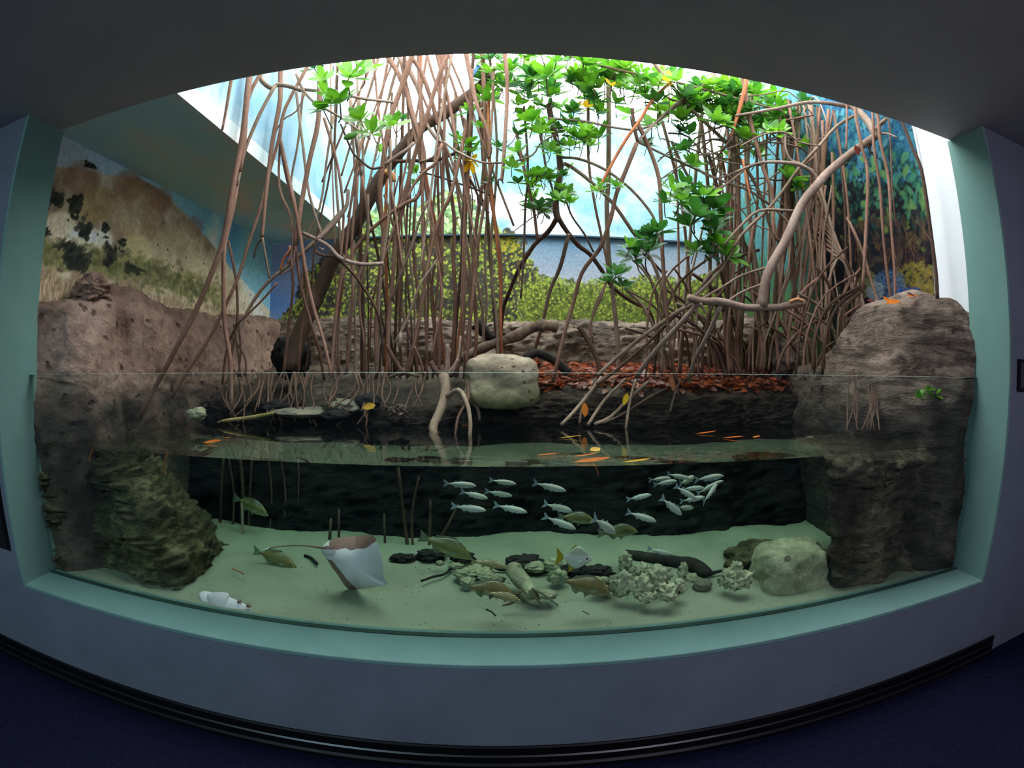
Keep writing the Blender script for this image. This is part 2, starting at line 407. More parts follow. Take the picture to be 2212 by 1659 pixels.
a0, a1 = ta[0], ta[-1]
def reg_main():
    a = rnd.uniform(a0, a1); z = np.interp(a, ta, tz); return a + rnd.gauss(0, .02), 1.55 + (z - 1.55) * (1 - rnd.random() ** 1.3 * .98) + rnd.gauss(0, .02)
leafy(1700, reg_main, [(48, 44, 44), (54, 54, 44), (76, 82, 46), (60, 50, 54)], .015, .045, .8)
leafy(4200, reg_main, [(132, 152, 56), (152, 170, 66), (112, 132, 52), (168, 182, 80), (90, 108, 48), (178, 184, 74), (130, 138, 66)], .008, .019, .85)
leafy(500, reg_main, [(58, 50, 54), (48, 44, 44)], .012, .03, .7)
hiz = [(58, 50, 54), (46, 42, 46), (70, 60, 60)]
for px, py in [(1045, 600), (1060, 560), (1010, 620), (860, 640), (740, 650), (700, 660), (1070, 640), (960, 610), (1085, 540), (800, 650)]:
    a, z = cv.m(px, py)
    for k in range(26): cv.dab(a + rnd.gauss(0, .09), z + rnd.gauss(0, .06), rnd.uniform(.015, .04), rnd.uniform(.012, .03), rnd.random() * 3, rnd.choice(hiz), .7)
    for k in range(24): cv.dab(a + rnd.gauss(0, .12), z + rnd.gauss(0, .08), .018, .012, rnd.random() * 3, rnd.choice([(130, 156, 54), (150, 172, 66)]), .9)
yel = lambda: (rnd.gauss(cv.m(1090, 528)[0], .12), rnd.gauss(cv.m(1090, 528)[1], .05))
leafy(110, yel, [(150, 142, 46), (170, 158, 56), (110, 112, 46), (80, 84, 44)], .010, .018)
upl = lambda: (lambda a: (a, rnd.uniform(ZC, max(ZC + .01, np.interp(a, ta, tz) + rnd.gauss(0, .02)))))(rnd.uniform(cv.m(800, 500)[0], cv.m(1050, 500)[0]))
leafy(900, upl, [(150, 190, 120), (170, 205, 140), (196, 218, 170), (110, 150, 96), (86, 120, 84)], .012, .022, .85)
# lower row of far mangroves
lowtop = [(1120, 640), (1150, 615), (1180, 600), (1230, 604), (1260, 612), (1300, 600), (1340, 612), (1380, 596), (1430, 600), (1480, 606), (1540, 590), (1600, 560), (1640, 540), (1700, 520)]
q = sorted(cv.m(*p) for p in lowtop); la = [a for a, _ in q]; lz = [z for _, z in q]
cv.blend(np.clip((np.interp(cv.A, la, lz, left=0) - .03 + (cv.val(9, 3, 19) - .5) * .1 - cv.Z) / .03, 0, 1), (92, 104, 44))
def reg_low():
    a = rnd.uniform(la[0], la[-1]); z = np.interp(a, la, lz); return a, 1.5 + (z - 1.5) * (1 - rnd.random() ** 1.6) + rnd.gauss(0, .012)
leafy(900, reg_low, [(66, 74, 38), (80, 92, 42), (54, 58, 36)], .014, .032, .7)
leafy(3400, reg_low, [(136, 152, 54), (152, 166, 62), (116, 134, 50), (164, 174, 76), (96, 112, 48)], .007, .014, .8)
for k in range(26):      # bare pale twigs among the crowns
    a, z = reg_low(); cv.dab(a, z + .03, .004, .06, rnd.uniform(-.8, .8), (170, 172, 150), .7)
me = cv.mesh('mural_back', lambda a, z: np.stack([a, np.where(z > ZC + .004, TYB - .03, TYB) + 0 * a, z], 1))
structure('wall_back', me, M_mural)
structure('wall_back_shell', MB().box(TXL - .1, TXR + .1, TYB + .003, TYB + .1, 0.3, ZROOF).me('shell'), M_white)
structure('seam_shadow_strip', MB().box(XSH, TXR, TYB - .042, TYB - .001, ZC - .012, ZC + .004).me('seam_shadow'), mat_noise('seam_shadow_tone', [(44, 66, 84), (60, 84, 100)], 3, .8, .2, 10, 0))  # dark strip painting in the thin shadow line at the seam

# right wall: white plaster, with a printed foliage panel from y = 2.17 back
structure('wall_right', MB().box(TXR + .004, TXR + .1, YG - .05, TYB + .1, 0.3, ZROOF).me('wall_right'), M_white)
fitR = lambda px, py: (lambda p: (p.y, p.z))(PX(px, py, TXR - .01))
cv = Canvas(500, 460, fitR, (2.17, TYB, 1.35, ZROOF - .1))
base = cv.grad((cv.Z - 1.6) / 2.2 + (cv.val(2, 4, 3) - .5) * .5, [(0, (50, 40, 46)), (.25, (38, 34, 44)), (.45, (30, 50, 66)), (.62, (28, 84, 104)), (.8, (54, 130, 160)), (1, (110, 180, 200))])
cv.c = base
# the far part of the wall: hanging bright green and aqua strokes
far = np.clip((cv.A - 3.2) / .5, 0, 1)
fc = cv.grad(cv.val(2.5, 4, 22) * .7 + (cv.Z - 1.6) / 3, [(.3, (96, 132, 52)), (.5, (110, 160, 90)), (.7, (90, 165, 145)), (.95, (120, 185, 200))])
cv.c += (fc - cv.c) * (far * .85)[..., None]
for k in range(2600):
    a = rnd.uniform(2.9, TYB); z = rnd.uniform(1.6, 4.1); f = (z - 1.6) / 2.4
    cv.dab(a, z, .007, rnd.uniform(.03, .07), rnd.uniform(-.35, .35), rnd.choice([(120, 165, 70), (84, 130, 66), (140, 180, 90), (60, 96, 70)]) if rnd.random() > f else rnd.choice([(90, 170, 170), (130, 200, 210), (60, 140, 160), (170, 215, 220)]), .6)
def band(n, x0, x1, y0, y1, cols, r0, r1, al=.85, asp=1.9):
    for k in range(n):
        px = rnd.uniform(x0, x1); py = rnd.uniform(y0, y1); a, z = cv.m(px, py); r = rnd.uniform(r0, r1)
        cv.dab(a, z, r * asp, r, rnd.uniform(-1, 2.2), rnd.choice(cols), al)
dark = [(24, 24, 34), (32, 30, 42), (22, 34, 44), (40, 50, 52)]
band(900, 1770, 2030, 330, 600, dark, .02, .05, .7)
band(500, 1780, 1990, 180, 330, [(40, 110, 170), (60, 140, 190), (110, 170, 200), (30, 90, 150), (70, 160, 180)], .012, .03, .7, 2.6)
band(420, 1770, 2000, 250, 400, [(30, 110, 120), (40, 130, 130), (24, 80, 100), (60, 150, 150)], .010, .022, .75)
band(330, 1800, 2010, 230, 390, [(80, 160, 190), (60, 130, 170), (110, 190, 200), (30, 90, 130)], .014, .024, .8)
band(330, 1780, 2010, 350, 490, [(44, 100, 84), (56, 124, 90), (70, 140, 96), (40, 84, 80)], .010, .018, .75)
band(70, 1790, 2010, 330, 470, [(96, 170, 120), (130, 180, 100), (80, 160, 130)], .018, .028, .85)
band(26, 1790, 2005, 460, 540, [(120, 160, 60), (150, 180, 80)], .012, .022, .8)
band(160, 1790, 2015, 450, 590, [(90, 62, 52), (110, 80, 60), (66, 46, 56), (130, 104, 70)], .003, .03, .6, 3)
for k in range(40):      # painted stems
    a, z = cv.m(rnd.uniform(1800, 2015), rnd.uniform(500, 610)); cv.dab(a, z, .005, rnd.uniform(.06, .16), rnd.uniform(-.6, .6), rnd.choice([(150, 96, 56), (170, 130, 96), (110, 74, 58)]), .8)
def swirl(px, py, w, h, cols, n=420):
    a, z = cv.m(px, py); a2, _ = cv.m(px + w / 2, py); _, z2 = cv.m(px, py - h / 2); ra = abs(a2 - a); rz = abs(z2 - z)
    for k in range(n):
        an = rnd.random() * 6.28; r = rnd.random() ** .5
        cv.dab(a + math.cos(an) * r * ra, z + math.sin(an) * r * rz, ra * .13, rz * .06, rnd.uniform(-1, 1), rnd.choice(cols), .55)
swirl(1975, 610, 110, 90, [(186, 160, 60), (200, 178, 84), (160, 136, 60), (150, 150, 90)])
swirl(1915, 618, 80, 70, [(70, 104, 160), (100, 140, 180), (60, 84, 140), (120, 150, 170)])
swirl(1955, 634, 70, 26, [(50, 90, 190), (70, 110, 200)])
swirl(1868, 612, 50, 60, [(150, 146, 90), (170, 160, 110), (130, 130, 90)])
swirl(1890, 628, 40, 40, [(170, 190, 190), (140, 160, 190), (200, 206, 200)])
mp = thing('wall_mural', 'tall printed foliage panel, blue leaves above dark roots, on the right wall', 'mural', (TXR, 2.17, 1.35))
me = cv.mesh('mural_right', lambda a, z: np.stack([np.full_like(a, -.012), a - 2.17, z - 1.35], 1), .42)
link('print', me, M_mural, mp)
link('backing_board', MB().box(-.009, .002, -.012, TYB - 2.17 - .04, 0, ZROOF - .1 - 1.35).me('board'), M_white, mp)

# soffit of the exhibit on the left, painted as sky, and the skylight shaft above it
t = NT('soffit_sky_paint'); co = t.coord('Object', (1, .45, 1)); nz = t.noise(co, 1.6, 5, .6, .3)
rp = t.ramp(nz, 'Fac', [(.3, L4((176, 222, 232))), (.46, L4((196, 232, 240))), (.58, L4((228, 226, 220))), (.72, L4((246, 228, 206)))]); t.bsdf(rp, .9, .1)
M_soffit = t.m
structure('ceiling_exhibit', MB().box(TXL, XSH, YG + .036, TYB, ZC, ZC + .1).me('soffit'), M_soffit)
t = NT('shaft_sky_paint'); co = t.coord('Object'); nz = t.noise(co, .9, 5, .62, .2)
rp = t.ramp(nz, 'Fac', [(.35, L4((110, 160, 184))), (.5, L4((160, 188, 202))), (.6, L4((222, 228, 230))), (.8, L4((236, 238, 240)))]); t.bsdf(rp, .85, .15)
M_shaft = t.m
structure('wall_shaft_left', MB().box(XSH - .06, XSH, YG + .036, TYB, ZC + .1, ZROOF).me('shaft'), M_shaft)
structure('wall_shaft_front', MB().box(XSH - .06, TXR, YG - .06, YG + .036, ZC + .18, ZROOF).me('shaft'), M_white)
# floor and outer shell so that daylight comes in by the skylight only
structure('floor_tank', MB().box(TXL - .1, TXR + .1, YG + .03, TYB + .1, .25, .3).me('base'), M_base)
# ------------------------------------------------------------------ rock materials
def rock_mat(name, cols, scale=2.5, bstr=.6, pit=True, streak=None, green=None, rough=.85, bdist=.03, pitscale=9):
    t = NT(name); co = t.coord('Object'); n1 = t.noise(co, scale, 7, .62, .6)
    k = len(cols); rp = t.ramp(n1, 'Fac', [(.3 + .4 * i / (k - 1), L4(c)) for i, c in enumerate(cols)])
    col = rp; nb = t.noise(co, 14, 6, .65, .3)
    dk = t.ramp(nb, 'Fac', [(.3, (.55, .55, .55, 1)), (.55, (1, 1, 1, 1))]); col = t.mixc(col, dk, 1.0, 'MULTIPLY')
    hb = nb; ho = 'Fac'
    if pit:
        v = t.n.new('ShaderNodeTexVoronoi'); v.inputs['Scale'].default_value = pitscale; v.inputs['Randomness'].default_value = 1
        w = t.noise(co, 5, 3); mx = t.n.new('ShaderNodeMix'); mx.data_type = 'VECTOR'; mx.inputs[0].default_value = .12
        t.link(co, 0, mx, 4); t.l.new(w.outputs['Color'], mx.inputs[5]); t.l.new(mx.outputs[1], v.inputs['Vector'])
        pr = t.ramp(v, 'Distance', [(.10, (.30, .27, .25, 1)), (.19, (1, 1, 1, 1))]); col = t.mixc(col, pr, .85, 'MULTIPLY')
    if streak:
        c2 = t.coord('Object', streak[0], streak[1]); ns = t.noise(c2, streak[2], 6, .7, .8)
        sr = t.ramp(ns, 'Fac', [(.40, (.34, .32, .32, 1)), (.54, (1, 1, 1, 1))]); col = t.mixc(col, sr, .85, 'MULTIPLY'); hb = ns
    if green:      # algae in a band at the water line
        g = t.n.new('ShaderNodeTexCoord'); sp = t.n.new('ShaderNodeSeparateXYZ'); t.l.new(g.outputs['Object'], sp.inputs[0])
        mr = t.n.new('ShaderNodeMapRange'); t.l.new(sp.outputs['Z'], mr.inputs[0]); mr.inputs[1].default_value = green[0]; mr.inputs[2].default_value = green[1]; mr.inputs[3].default_value = 1; mr.inputs[4].default_value = 0
        ng = t.noise(co, 6, 4); mm = t.node('ShaderNodeMath', operation='MULTIPLY'); t.link(mr, 0, mm, 0)
        rg = t.ramp(ng, 'Fac', [(.35, (.62,) * 3 + (1,)), (.6, (.95,) * 3 + (1,))]); t.link(rg, 0, mm, 1)
        col = t.mixc(col, L4(green[2]), mm)
    b = t.bsdf(col, rough, .25)
    bp_ = t.bump(b, hb, ho, bstr, bdist)
    if pit: t.bump(b, pr, 0, .8, .02, bp_)
    return t.m
M_rockL = rock_mat('pink_brown_artificial_rock', [(84, 66, 58), (122, 96, 82), (146, 118, 102), (166, 138, 122)], 1.6, .8, True, None, (1.38, 1.5, (34, 33, 27)), bdist=.05)
M_loose = rock_mat('reddish_loose_rock', [(96, 72, 62), (138, 108, 92), (168, 138, 120)], 5, .8, True, None, None, bdist=.03)
M_rockB = rock_mat('grey_brown_ridged_rock', [(84, 72, 62), (118, 102, 88), (146, 128, 110)], 2.2, .9, True, ((1, 1, 3.2), (0, .45, 0), 5), None, bdist=.06, pitscale=12)
M_rockR = rock_mat('wood_grained_rock', [(98, 84, 74), (130, 112, 98), (158, 138, 122)], 2, 1.0, True, ((1, 1, 4.0), (.5, .15, 0), 3.4), (1.30, 1.46, (36, 35, 29)), bdist=.09, pitscale=7)
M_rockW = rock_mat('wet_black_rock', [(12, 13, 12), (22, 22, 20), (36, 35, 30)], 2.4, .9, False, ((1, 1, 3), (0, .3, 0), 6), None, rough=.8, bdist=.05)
M_rockU = rock_mat('algae_covered_ridge_rock', [(44, 42, 28), (92, 86, 56), (160, 150, 108)], 2.4, 1.0, False, ((1, 1, 2.6), (0, .25, 0), 7), None, .85, .08)
M_rockP = rock_mat('pale_pitted_limestone', [(104, 94, 76), (140, 128, 106), (166, 154, 130)], 3, .6, True, None, (-.13, .03, (104, 106, 60)), bdist=.02, pitscale=16)
M_boulder = rock_mat('sandy_pitted_boulder', [(110, 112, 86), (150, 150, 118), (176, 174, 142)], 3, .8, True, None, None, bdist=.03, pitscale=9)
M_coral = rock_mat('pale_coral_rubble', [(120, 124, 96), (168, 168, 134), (196, 194, 160)], 7, .9, True, None, None, bdist=.02, pitscale=22)
M_stone = rock_mat('brown_river_stone', [(74, 72, 60), (104, 100, 84), (134, 126, 106)], 4, .4, False, None, None, bdist=.01)
M_drift = rock_mat('weathered_driftwood', [(70, 58, 48), (112, 94, 76), (150, 130, 106)], 3, .8, False, ((1, 1, 1), (0, .4, 0), 9), None, bdist=.02)
M_wetwood = rock_mat('waterlogged_dark_wood', [(22, 20, 18), (34, 30, 26), (52, 46, 38)], 4, .7, False, None, None, bdist=.02)

def sheet(name, rows, nu, nv, amp, freq, mat, smooth=True, seed=0, ridged=0.0, stretch=(1, 1, 1), rip=0.0):
    """A rock face: control rows of points (bottom to top), filled smoothly and roughened along its normal."""
    R = [np.array([tuple(p) for p in r], float) for r in rows]
    def resample(a, n):
        t = np.linspace(0, len(a) - 1, n); i = np.clip(t.astype(int), 0, len(a) - 2); f = (t - i)[:, None]
        p0 = a[np.clip(i - 1, 0, len(a) - 1)]; p1 = a[i]; p2 = a[i + 1]; p3 = a[np.clip(i + 2, 0, len(a) - 1)]
        return .5 * (2 * p1 + (p2 - p0) * f + (2 * p0 - 5 * p1 + 4 * p2 - p3) * f ** 2 + (3 * p1 - p0 - 3 * p2 + p3) * f ** 3)
    R = np.array([resample(r, nu) for r in R])
    G = np.array([resample(R[:, i], nv) for i in range(nu)])        # nu x nv x 3
    du = np.gradient(G, axis=0); dv = np.gradient(G, axis=1); N = np.cross(du, dv); N /= (np.linalg.norm(N, axis=2, keepdims=True) + 1e-9)
    V = []
    for i in range(nu):
        for j in range(nv):
            p = G[i, j]; q = (p[0] * freq * stretch[0] + seed, p[1] * freq * stretch[1], p[2] * freq * stretch[2])
            d = fr(*q, 5) * amp
            if ridged: d += ridged * abs(fr(q[0] * 2 + 9, q[1] * 2, q[2] * 5, 3))
            V.append(tuple(p + N[i, j] * d))
    F = [(i * nv + j, (i + 1) * nv + j, (i + 1) * nv + j + 1, i * nv + j + 1) for i in range(nu - 1) for j in range(nv - 1)]
    return raw(name, V, F, smooth)
def blob(name, c, r, seed=0, amp=.25, freq=2.2, sub=4, flat=None, origin=None, rot=0.0, squash=0.0):
    bm = bmesh.new(); bmesh.ops.create_icosphere(bm, subdivisions=sub, radius=1)
    M = Matrix.Rotation(rot, 3, 'Z')
    for v in bm.verts:
        p = v.co.copy(); s = 1 + fr(p.x * freq + seed, p.y * freq, p.z * freq, 5) * amp
        if squash:
            q = 1 / (abs(p.x) ** 5 + abs(p.y) ** 5 + abs(p.z) ** 5) ** .2; s *= 1 + (q - 1) * squash
        p = Vector((p.x * r[0], p.y * r[1], p.z * r[2])) * s
        if flat is not None and p.z < -r[2] * flat: p.z = -r[2] * flat
        v.co = M @ p
    me = bpy.data.meshes.new(name); bm.to_mesh(me); bm.free()
    me.polygons.foreach_set('use_smooth', [True] * len(me.polygons)); return me
def rock(name, label, cat, c, r, mat, group=None, **k):
    return tag(link(name, blob(name, c, r, **k), mat, None, c), label, cat, group)

# left bank: pinkish rock against the left wall, with its upright seams
ys = [1.88, 2.15, 2.5, 2.9, 3.4, 4.0, 4.6, 5.0]
topz = []
tp = sorted([(PX(px, py, -2.2).y, PX(px, py, -2.2).z) for px, py in [(68, 640), (120, 648), (200, 652), (240, 632), (275, 624), (310, 636), (340, 652), (400, 668), (450, 680), (530, 686), (590, 690)]])
zt = lambda y: float(np.interp(y, [a for a, _ in tp], [b for _, b in tp]))
ys = [1.866, 1.92, 2.0, 2.12, 2.26, 2.36, 2.46, 2.6, 2.72, 2.85, 3.1, 3.5, 4.0, 4.6, 5.02]
seam = lambda y: -.06 * math.exp(-((y - 2.36) / .05) ** 2) - .07 * math.exp(-((y - 2.98) / .09) ** 2)
edg = lambda y, x: -max(0, (2.05 - y) / .184) ** 1.5 * (2.40 + x)
row = lambda x, z, s=1: [(x + s * (seam(y) + edg(y, x)), y, z if not callable(z) else z(y)) for y in ys]
rows = [row(-2.12, .4), row(-2.14, .9), row(-2.10, 1.2), row(-2.10, 1.4), row(-2.11, 1.6), row(-2.15, lambda y: zt(y) - .1), row(-2.24, lambda y: zt(y)), row(-2.43, lambda y: zt(y) + .02, 0)]
o = link('rock_bank', sheet('rock_bank', rows, 150, 80, .035, 3.2, M_rockL, seed=3, ridged=.02), M_rockL)
tag(o, 'pinkish brown pitted artificial rock bank along the left mural', 'rock')
# back bank
zb = lambda px, py, y: P(px, py, y).z
bt = [(-2.3, 4.72, zb(640, 692, 4.72)), (-1.6, 4.62, zb(760, 690, 4.62)), (-1.0, 4.55, zb(880, 694, 4.55)), (-.4, 4.5, zb(1010, 697, 4.5)), (.1, 4.48, zb(1130, 700, 4.48)), (.4, 4.45, zb(1250, 696, 4.45)), (.8, 4.42, zb(1320, 700, 4.42)), (1.4, 4.35, zb(1450, 700, 4.35)), (1.9, 4.2, zb(1600, 700, 4.2)), (2.3, 4.0, zb(1700, 690, 4.0))]
rows = [[(x, y - .10, 1.3) for x, y, z in bt], [(x, y - .08, 1.5) for x, y, z in bt], [(x, y - .02, 1.75) for x, y, z in bt], [(x, y + .05, z - .06) for x, y, z in bt], [(x, y + .14, z) for x, y, z in bt], [(x, min(5.04, y + .6), z + .02) for x, y, z in bt]]
o = link('rock_bank', sheet('rock_bank', rows, 220, 60, .04, 3.0, M_rockB, seed=8, ridged=.05), M_rockB)
tag(o, 'long grey brown ridged rock bank below the painted back wall', 'rock')
# shore: rises from the dark water to the foot of the back bank
xs = np.linspace(-2.3, 2.45, 14)
wob = lambda x: .07 * math.sin(x * 2.3 + 1) + .05 * math.sin(x * 5.1)
sl = lambda x: -.10 if x > -.2 else (.05 if x > -1.4 else 0)
SH = [(3.3, .9), (3.15, .98), (3.09, 1.08), (3.14, 1.20), (3.20, 1.30), (3.30, 1.395), (3.6, 1.455), (4.1, 1.52), (4.65, 1.58)]
def shore_z(x, y):
    y -= wob(x); lowf = min(1, max(0, (-x - .0) / .5)); z = float(np.interp(y, [a for a, _ in SH], [b for _, b in SH]))
    return z - .12 * lowf * min(1, max(0, (y - 3.1) / .3)) * max(0, 1 - (y - 3.4) / 1.0)
rows = [[(x, y + wob(x), z - .12 * min(1, max(0, -x / .5)) * min(1, max(0, (y - 3.1) / .3)) * max(0, min(1, 1 - (y - 3.4)))) for x in xs] for y, z in SH]
t = NT('muddy_shore_rock'); co = t.coord('Object'); n1 = t.noise(co, 2.4, 7, .65, .6)
rp = t.ramp(n1, 'Fac', [(.3, L4((50, 44, 36))), (.5, L4((82, 70, 58))), (.7, L4((112, 96, 82)))])
c2 = t.coord('Object', (1, 1, 3), (0, .35, 0)); ns = t.noise(c2, 6, 6, .7, .8); sr = t.ramp(ns, 'Fac', [(.38, (.3,) * 3 + (1,)), (.56, (1, 1, 1, 1))]); col = t.mixc(rp, sr, .8, 'MULTIPLY')
sp = t.n.new('ShaderNodeSeparateXYZ'); t.link(co, 0, sp, 0)
mr = t.n.new('ShaderNodeMapRange'); t.link(sp, 'Z', mr, 0); mr.inputs[1].default_value = 1.2; mr.inputs[2].default_value = 1.5; mr.inputs[3].default_value = .96; mr.inputs[4].default_value = 0
col = t.mixc(col, L4((30, 31, 27)), mr); b = t.bsdf(col, .75, .12); t.bump(b, ns, 'Fac', 1, .06)
M_shore = t.m
o = link('rock_shore', sheet('rock_shore', rows, 260, 110, .03, 4.0, M_shore, seed=5, ridged=.05, stretch=(1, 1, 2)), M_shore)
tag(o, 'dark low rocky shore rising out of the water under the mangrove roots', 'rock')
# right mound with wood-like grain
mt = [(1800, 790), (1835, 735), (1862, 692), (1890, 655), (1925, 643), (1962, 642), (2000, 648), (2025, 660), (2042, 684), (2062, 694), (2085, 690), (2108, 688)]
mq = sorted((PX(px, py, 2.26).y, PX(px, py, 2.26).z) for px, py in mt)
ym = [3.9, 3.5, 3.2, 3.0, 2.8, 2.6, 2.45, 2.3, 2.15, 2.02, 1.92, 1.866]
xm = [2.22, 2.16, 2.12, 2.08, 2.06, 2.06, 2.08, 2.1, 2.13, 2.2, 2.33, 2.485]
zm = [float(np.interp(y, [a for a, _ in mq], [b for _, b in mq])) for y in ym]
rw = lambda dx, zf: [(min(2.493, x + dx), y, zf(z)) for x, y, z in zip(xm, ym, zm)]
rows = [rw(-.02, lambda z: .45), rw(-.04, lambda z: .9), rw(-.06, lambda z: 1.2), rw(-.04, lambda z: 1.2 + (z - 1.2) * .35), rw(-.01, lambda z: 1.2 + (z - 1.2) * .7), rw(.05, lambda z: z - .05), rw(.16, lambda z: z), rw(.3, lambda z: z + .02), [(2.494, y, z) for y, z in zip(ym, zm)]]
o = link('rock_mound', sheet('rock_mound', rows, 130, 90, .05, 2.6, M_rockR, seed=2, ridged=.015), M_rockR)
tag(o, 'large grey brown rock mound with wavy wood-like grain at the right wall', 'rock')

# under water: side rocks, dark back cavity, sand
tp_ = [(P(px, py, 2.45).x, P(px, py, 2.45).z) for px, py in [(470, 1275), (485, 1225), (462, 1180), (432, 1120), (395, 1065), (352, 1015), (330, 985)]]
ysu = [1.868, 1.93, 2.05, 2.25, 2.45, 2.65, 2.85, 3.1]
bul = [.12, .05, .02, 0, 0, -.06, -.16, -.3]
rows = []
for i_, (x, z) in enumerate([(-1.36, .42)] + tp_[1:]):
    x += (.12, .10, .07, .03, 0, 0, 0, 0)[i_]
    fw = max(0, .10 - .025 * i_)      # the foot comes forward to the acrylic
    rows.append([(-2.425, 1.867, z), (-2.3, 2.0, z), (-2.05, 2.10 - fw, z), (x - .22, 2.06 - fw, z), (x - .04, 2.06 - fw, z), (x, 2.16, z), (x, 2.32, z), (x - .08, 2.5, z), (x - .36, 2.75, z), (x - .7, 3.15, z)])
rows.append([(min(px_, -2.1) - .02, py_ + .1 if k_ else py_, 1.19) for k_, (px_, py_, _) in enumerate(rows[-1])])
o = link('rock_outcrop', sheet('rock_outcrop', rows, 140, 90, .05, 3.0, M_rockU, seed=12, ridged=.08, stretch=(1, 1, 2)), M_rockU)
tag(o, 'green brown ridged rock outcrop under water at the left end', 'rock')
rows = []
for py, d in [(1330, .05), (1290, .05), (1230, .04), (1150, .02), (1060, 0), (1000, 0)]:
    e = P(1800, py, 2.0); z = min(e.z, 1.16); e2 = P(1792, py, 2.5)
    rows.append([(e2.x + .1, 2.5, z), (e.x + .02, 2.04, z), (e.x + .10, 2.0 - d, z), (e.x + .3, 1.99 - d, z), (1.9, 1.99 - d, z), (2.15, 2.0 - d * .5, z), (2.38, 1.96, z), (2.493, 1.87, z)])
rows.append([(x, y + (.4 if 0 < i < 7 else 0), 1.175) for i, (x, y, z) in enumerate(rows[-1])])
M_rockUR = rock_mat('dark_brown_ridge_rock', [(44, 40, 32), (92, 82, 64), (150, 134, 106)], 2.4, 1.0, False, ((1, 1, 2.6), (0, -.3, 0), 7), None, .85, .07)
o = link('rock_outcrop', sheet('rock_outcrop', rows, 90, 70, .04, 3.0, M_rockUR, seed=22, ridged=.06, stretch=(1, 1, 2)), M_rockUR)
tag(o, 'dark upright rock face under water at the right end', 'rock')
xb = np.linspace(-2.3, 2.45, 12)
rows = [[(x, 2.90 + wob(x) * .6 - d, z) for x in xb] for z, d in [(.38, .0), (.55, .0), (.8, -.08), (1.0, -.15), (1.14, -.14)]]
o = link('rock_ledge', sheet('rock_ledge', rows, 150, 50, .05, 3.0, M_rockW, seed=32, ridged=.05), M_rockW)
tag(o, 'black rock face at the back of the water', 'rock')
t = NT('pale_sand'); co = t.coord('Object'); n1 = t.noise(co, 3, 5); rp = t.ramp(n1, 'Fac', [(.3, L4((112, 118, 98))), (.7, L4((134, 138, 116)))])
n2 = t.noise(co, 60, 3); r2 = t.ramp(n2, 'Fac', [(.27, L4((50, 50, 46))), (.33, (1, 1, 1, 1))]); col = t.mixc(rp, r2, .6, 'MULTIPLY'); b = t.bsdf(col, .95, .1); n3 = t.noise(co, 5, 5); t.bump(b, n3, 'Fac', .5, .04)
M_sand = t.m
V = []; F = []; NX, NY = 120, 50
sand_z = lambda x, y: .505 + .055 * min(1, max(0, (y - 1.95) / .5)) + .012 * fr(x * 1.4, y * 1.9, 3, 3) + .02 * max(0, min(1, (y - 2.6) / .4))
for i in range(NX + 1):
    for j in range(NY + 1):
        x = -2.4 + 4.85 * i / NX; y = YG + .031 + 1.5 * j / NY; V.append((x, y, sand_z(x, y)))
F = [(i * (NY + 1) + j, (i + 1) * (NY + 1) + j, (i + 1) * (NY + 1) + j + 1, i * (NY + 1) + j + 1) for i in range(NX) for j in range(NY)]
tag(link('sand', raw('sand', V, F, True), M_sand), 'pale greenish sand covering the bottom under water', 'sand', None, 'stuff')

# ------------------------------------------------------------------ the water
t = NT('tank_water')
co = t.coord('Object', (1, 1.4, 1)); nz = t.noise(co, 3.0, 3, .5, .3); bp_ = t.n.new('ShaderNodeBump'); bp_.inputs['Strength'].default_value = .35; bp_.inputs['Distance'].default_value = .006; t.link(nz, 'Fac', bp_, 'Height')
tr0 = t.n.new('ShaderNodeBsdfTransparent')
rf = t.n.new('ShaderNodeBsdfRefraction'); rf.inputs['IOR'].default_value = 1.5; rf.inputs['Roughness'].default_value = 0; t.link(bp_, 0, rf, 'Normal')
m1 = t.n.new('ShaderNodeMixShader'); m1.inputs[0].default_value = .55; t.link(tr0, 0, m1, 1); t.link(rf, 0, m1, 2)
gl = t.n.new('ShaderNodeBsdfGlossy'); gl.inputs['Roughness'].default_value = .01; t.link(bp_, 0, gl, 'Normal')
fs = schlick(t, .02, bp_); m2 = t.n.new('ShaderNodeMixShader'); t.link(fs, 0, m2, 0); t.link(m1, 0, m2, 1); t.link(gl, 0, m2, 2)
g = t.n.new('ShaderNodeNewGeometry'); sp = t.n.new('ShaderNodeSeparateXYZ'); t.link(g, 'True Normal', sp, 0)
ab = t.node('ShaderNodeMath', operation='ABSOLUTE'); t.link(sp, 'Z', ab, 0); gt = t.node('ShaderNodeMath', operation='GREATER_THAN'); t.link(ab, 0, gt, 0); gt.inputs[1].default_value = .6
m3 = t.n.new('ShaderNodeMixShader'); t.link(gt, 0, m3, 0); t.link(tr0, 0, m3, 1); t.link(m2, 0, m3, 2); t.link(m3, 0, t.out, 'Surface')
va = t.n.new('ShaderNodeVolumeAbsorption'); va.inputs['Color'].default_value = (.50, .92, .74, 1); va.inputs['Density'].default_value = .55; t.link(va, 0, t.out, 'Volume')
M_water = t.m
wat = MB().box(TXL + .002, TXR - .002, YG + .0305, 3.75, .36, ZWAT)
o = link('water', wat.me('water'), M_water); tag(o, 'clear greenish water filling the tank behind the acrylic', 'water', None, 'stuff')
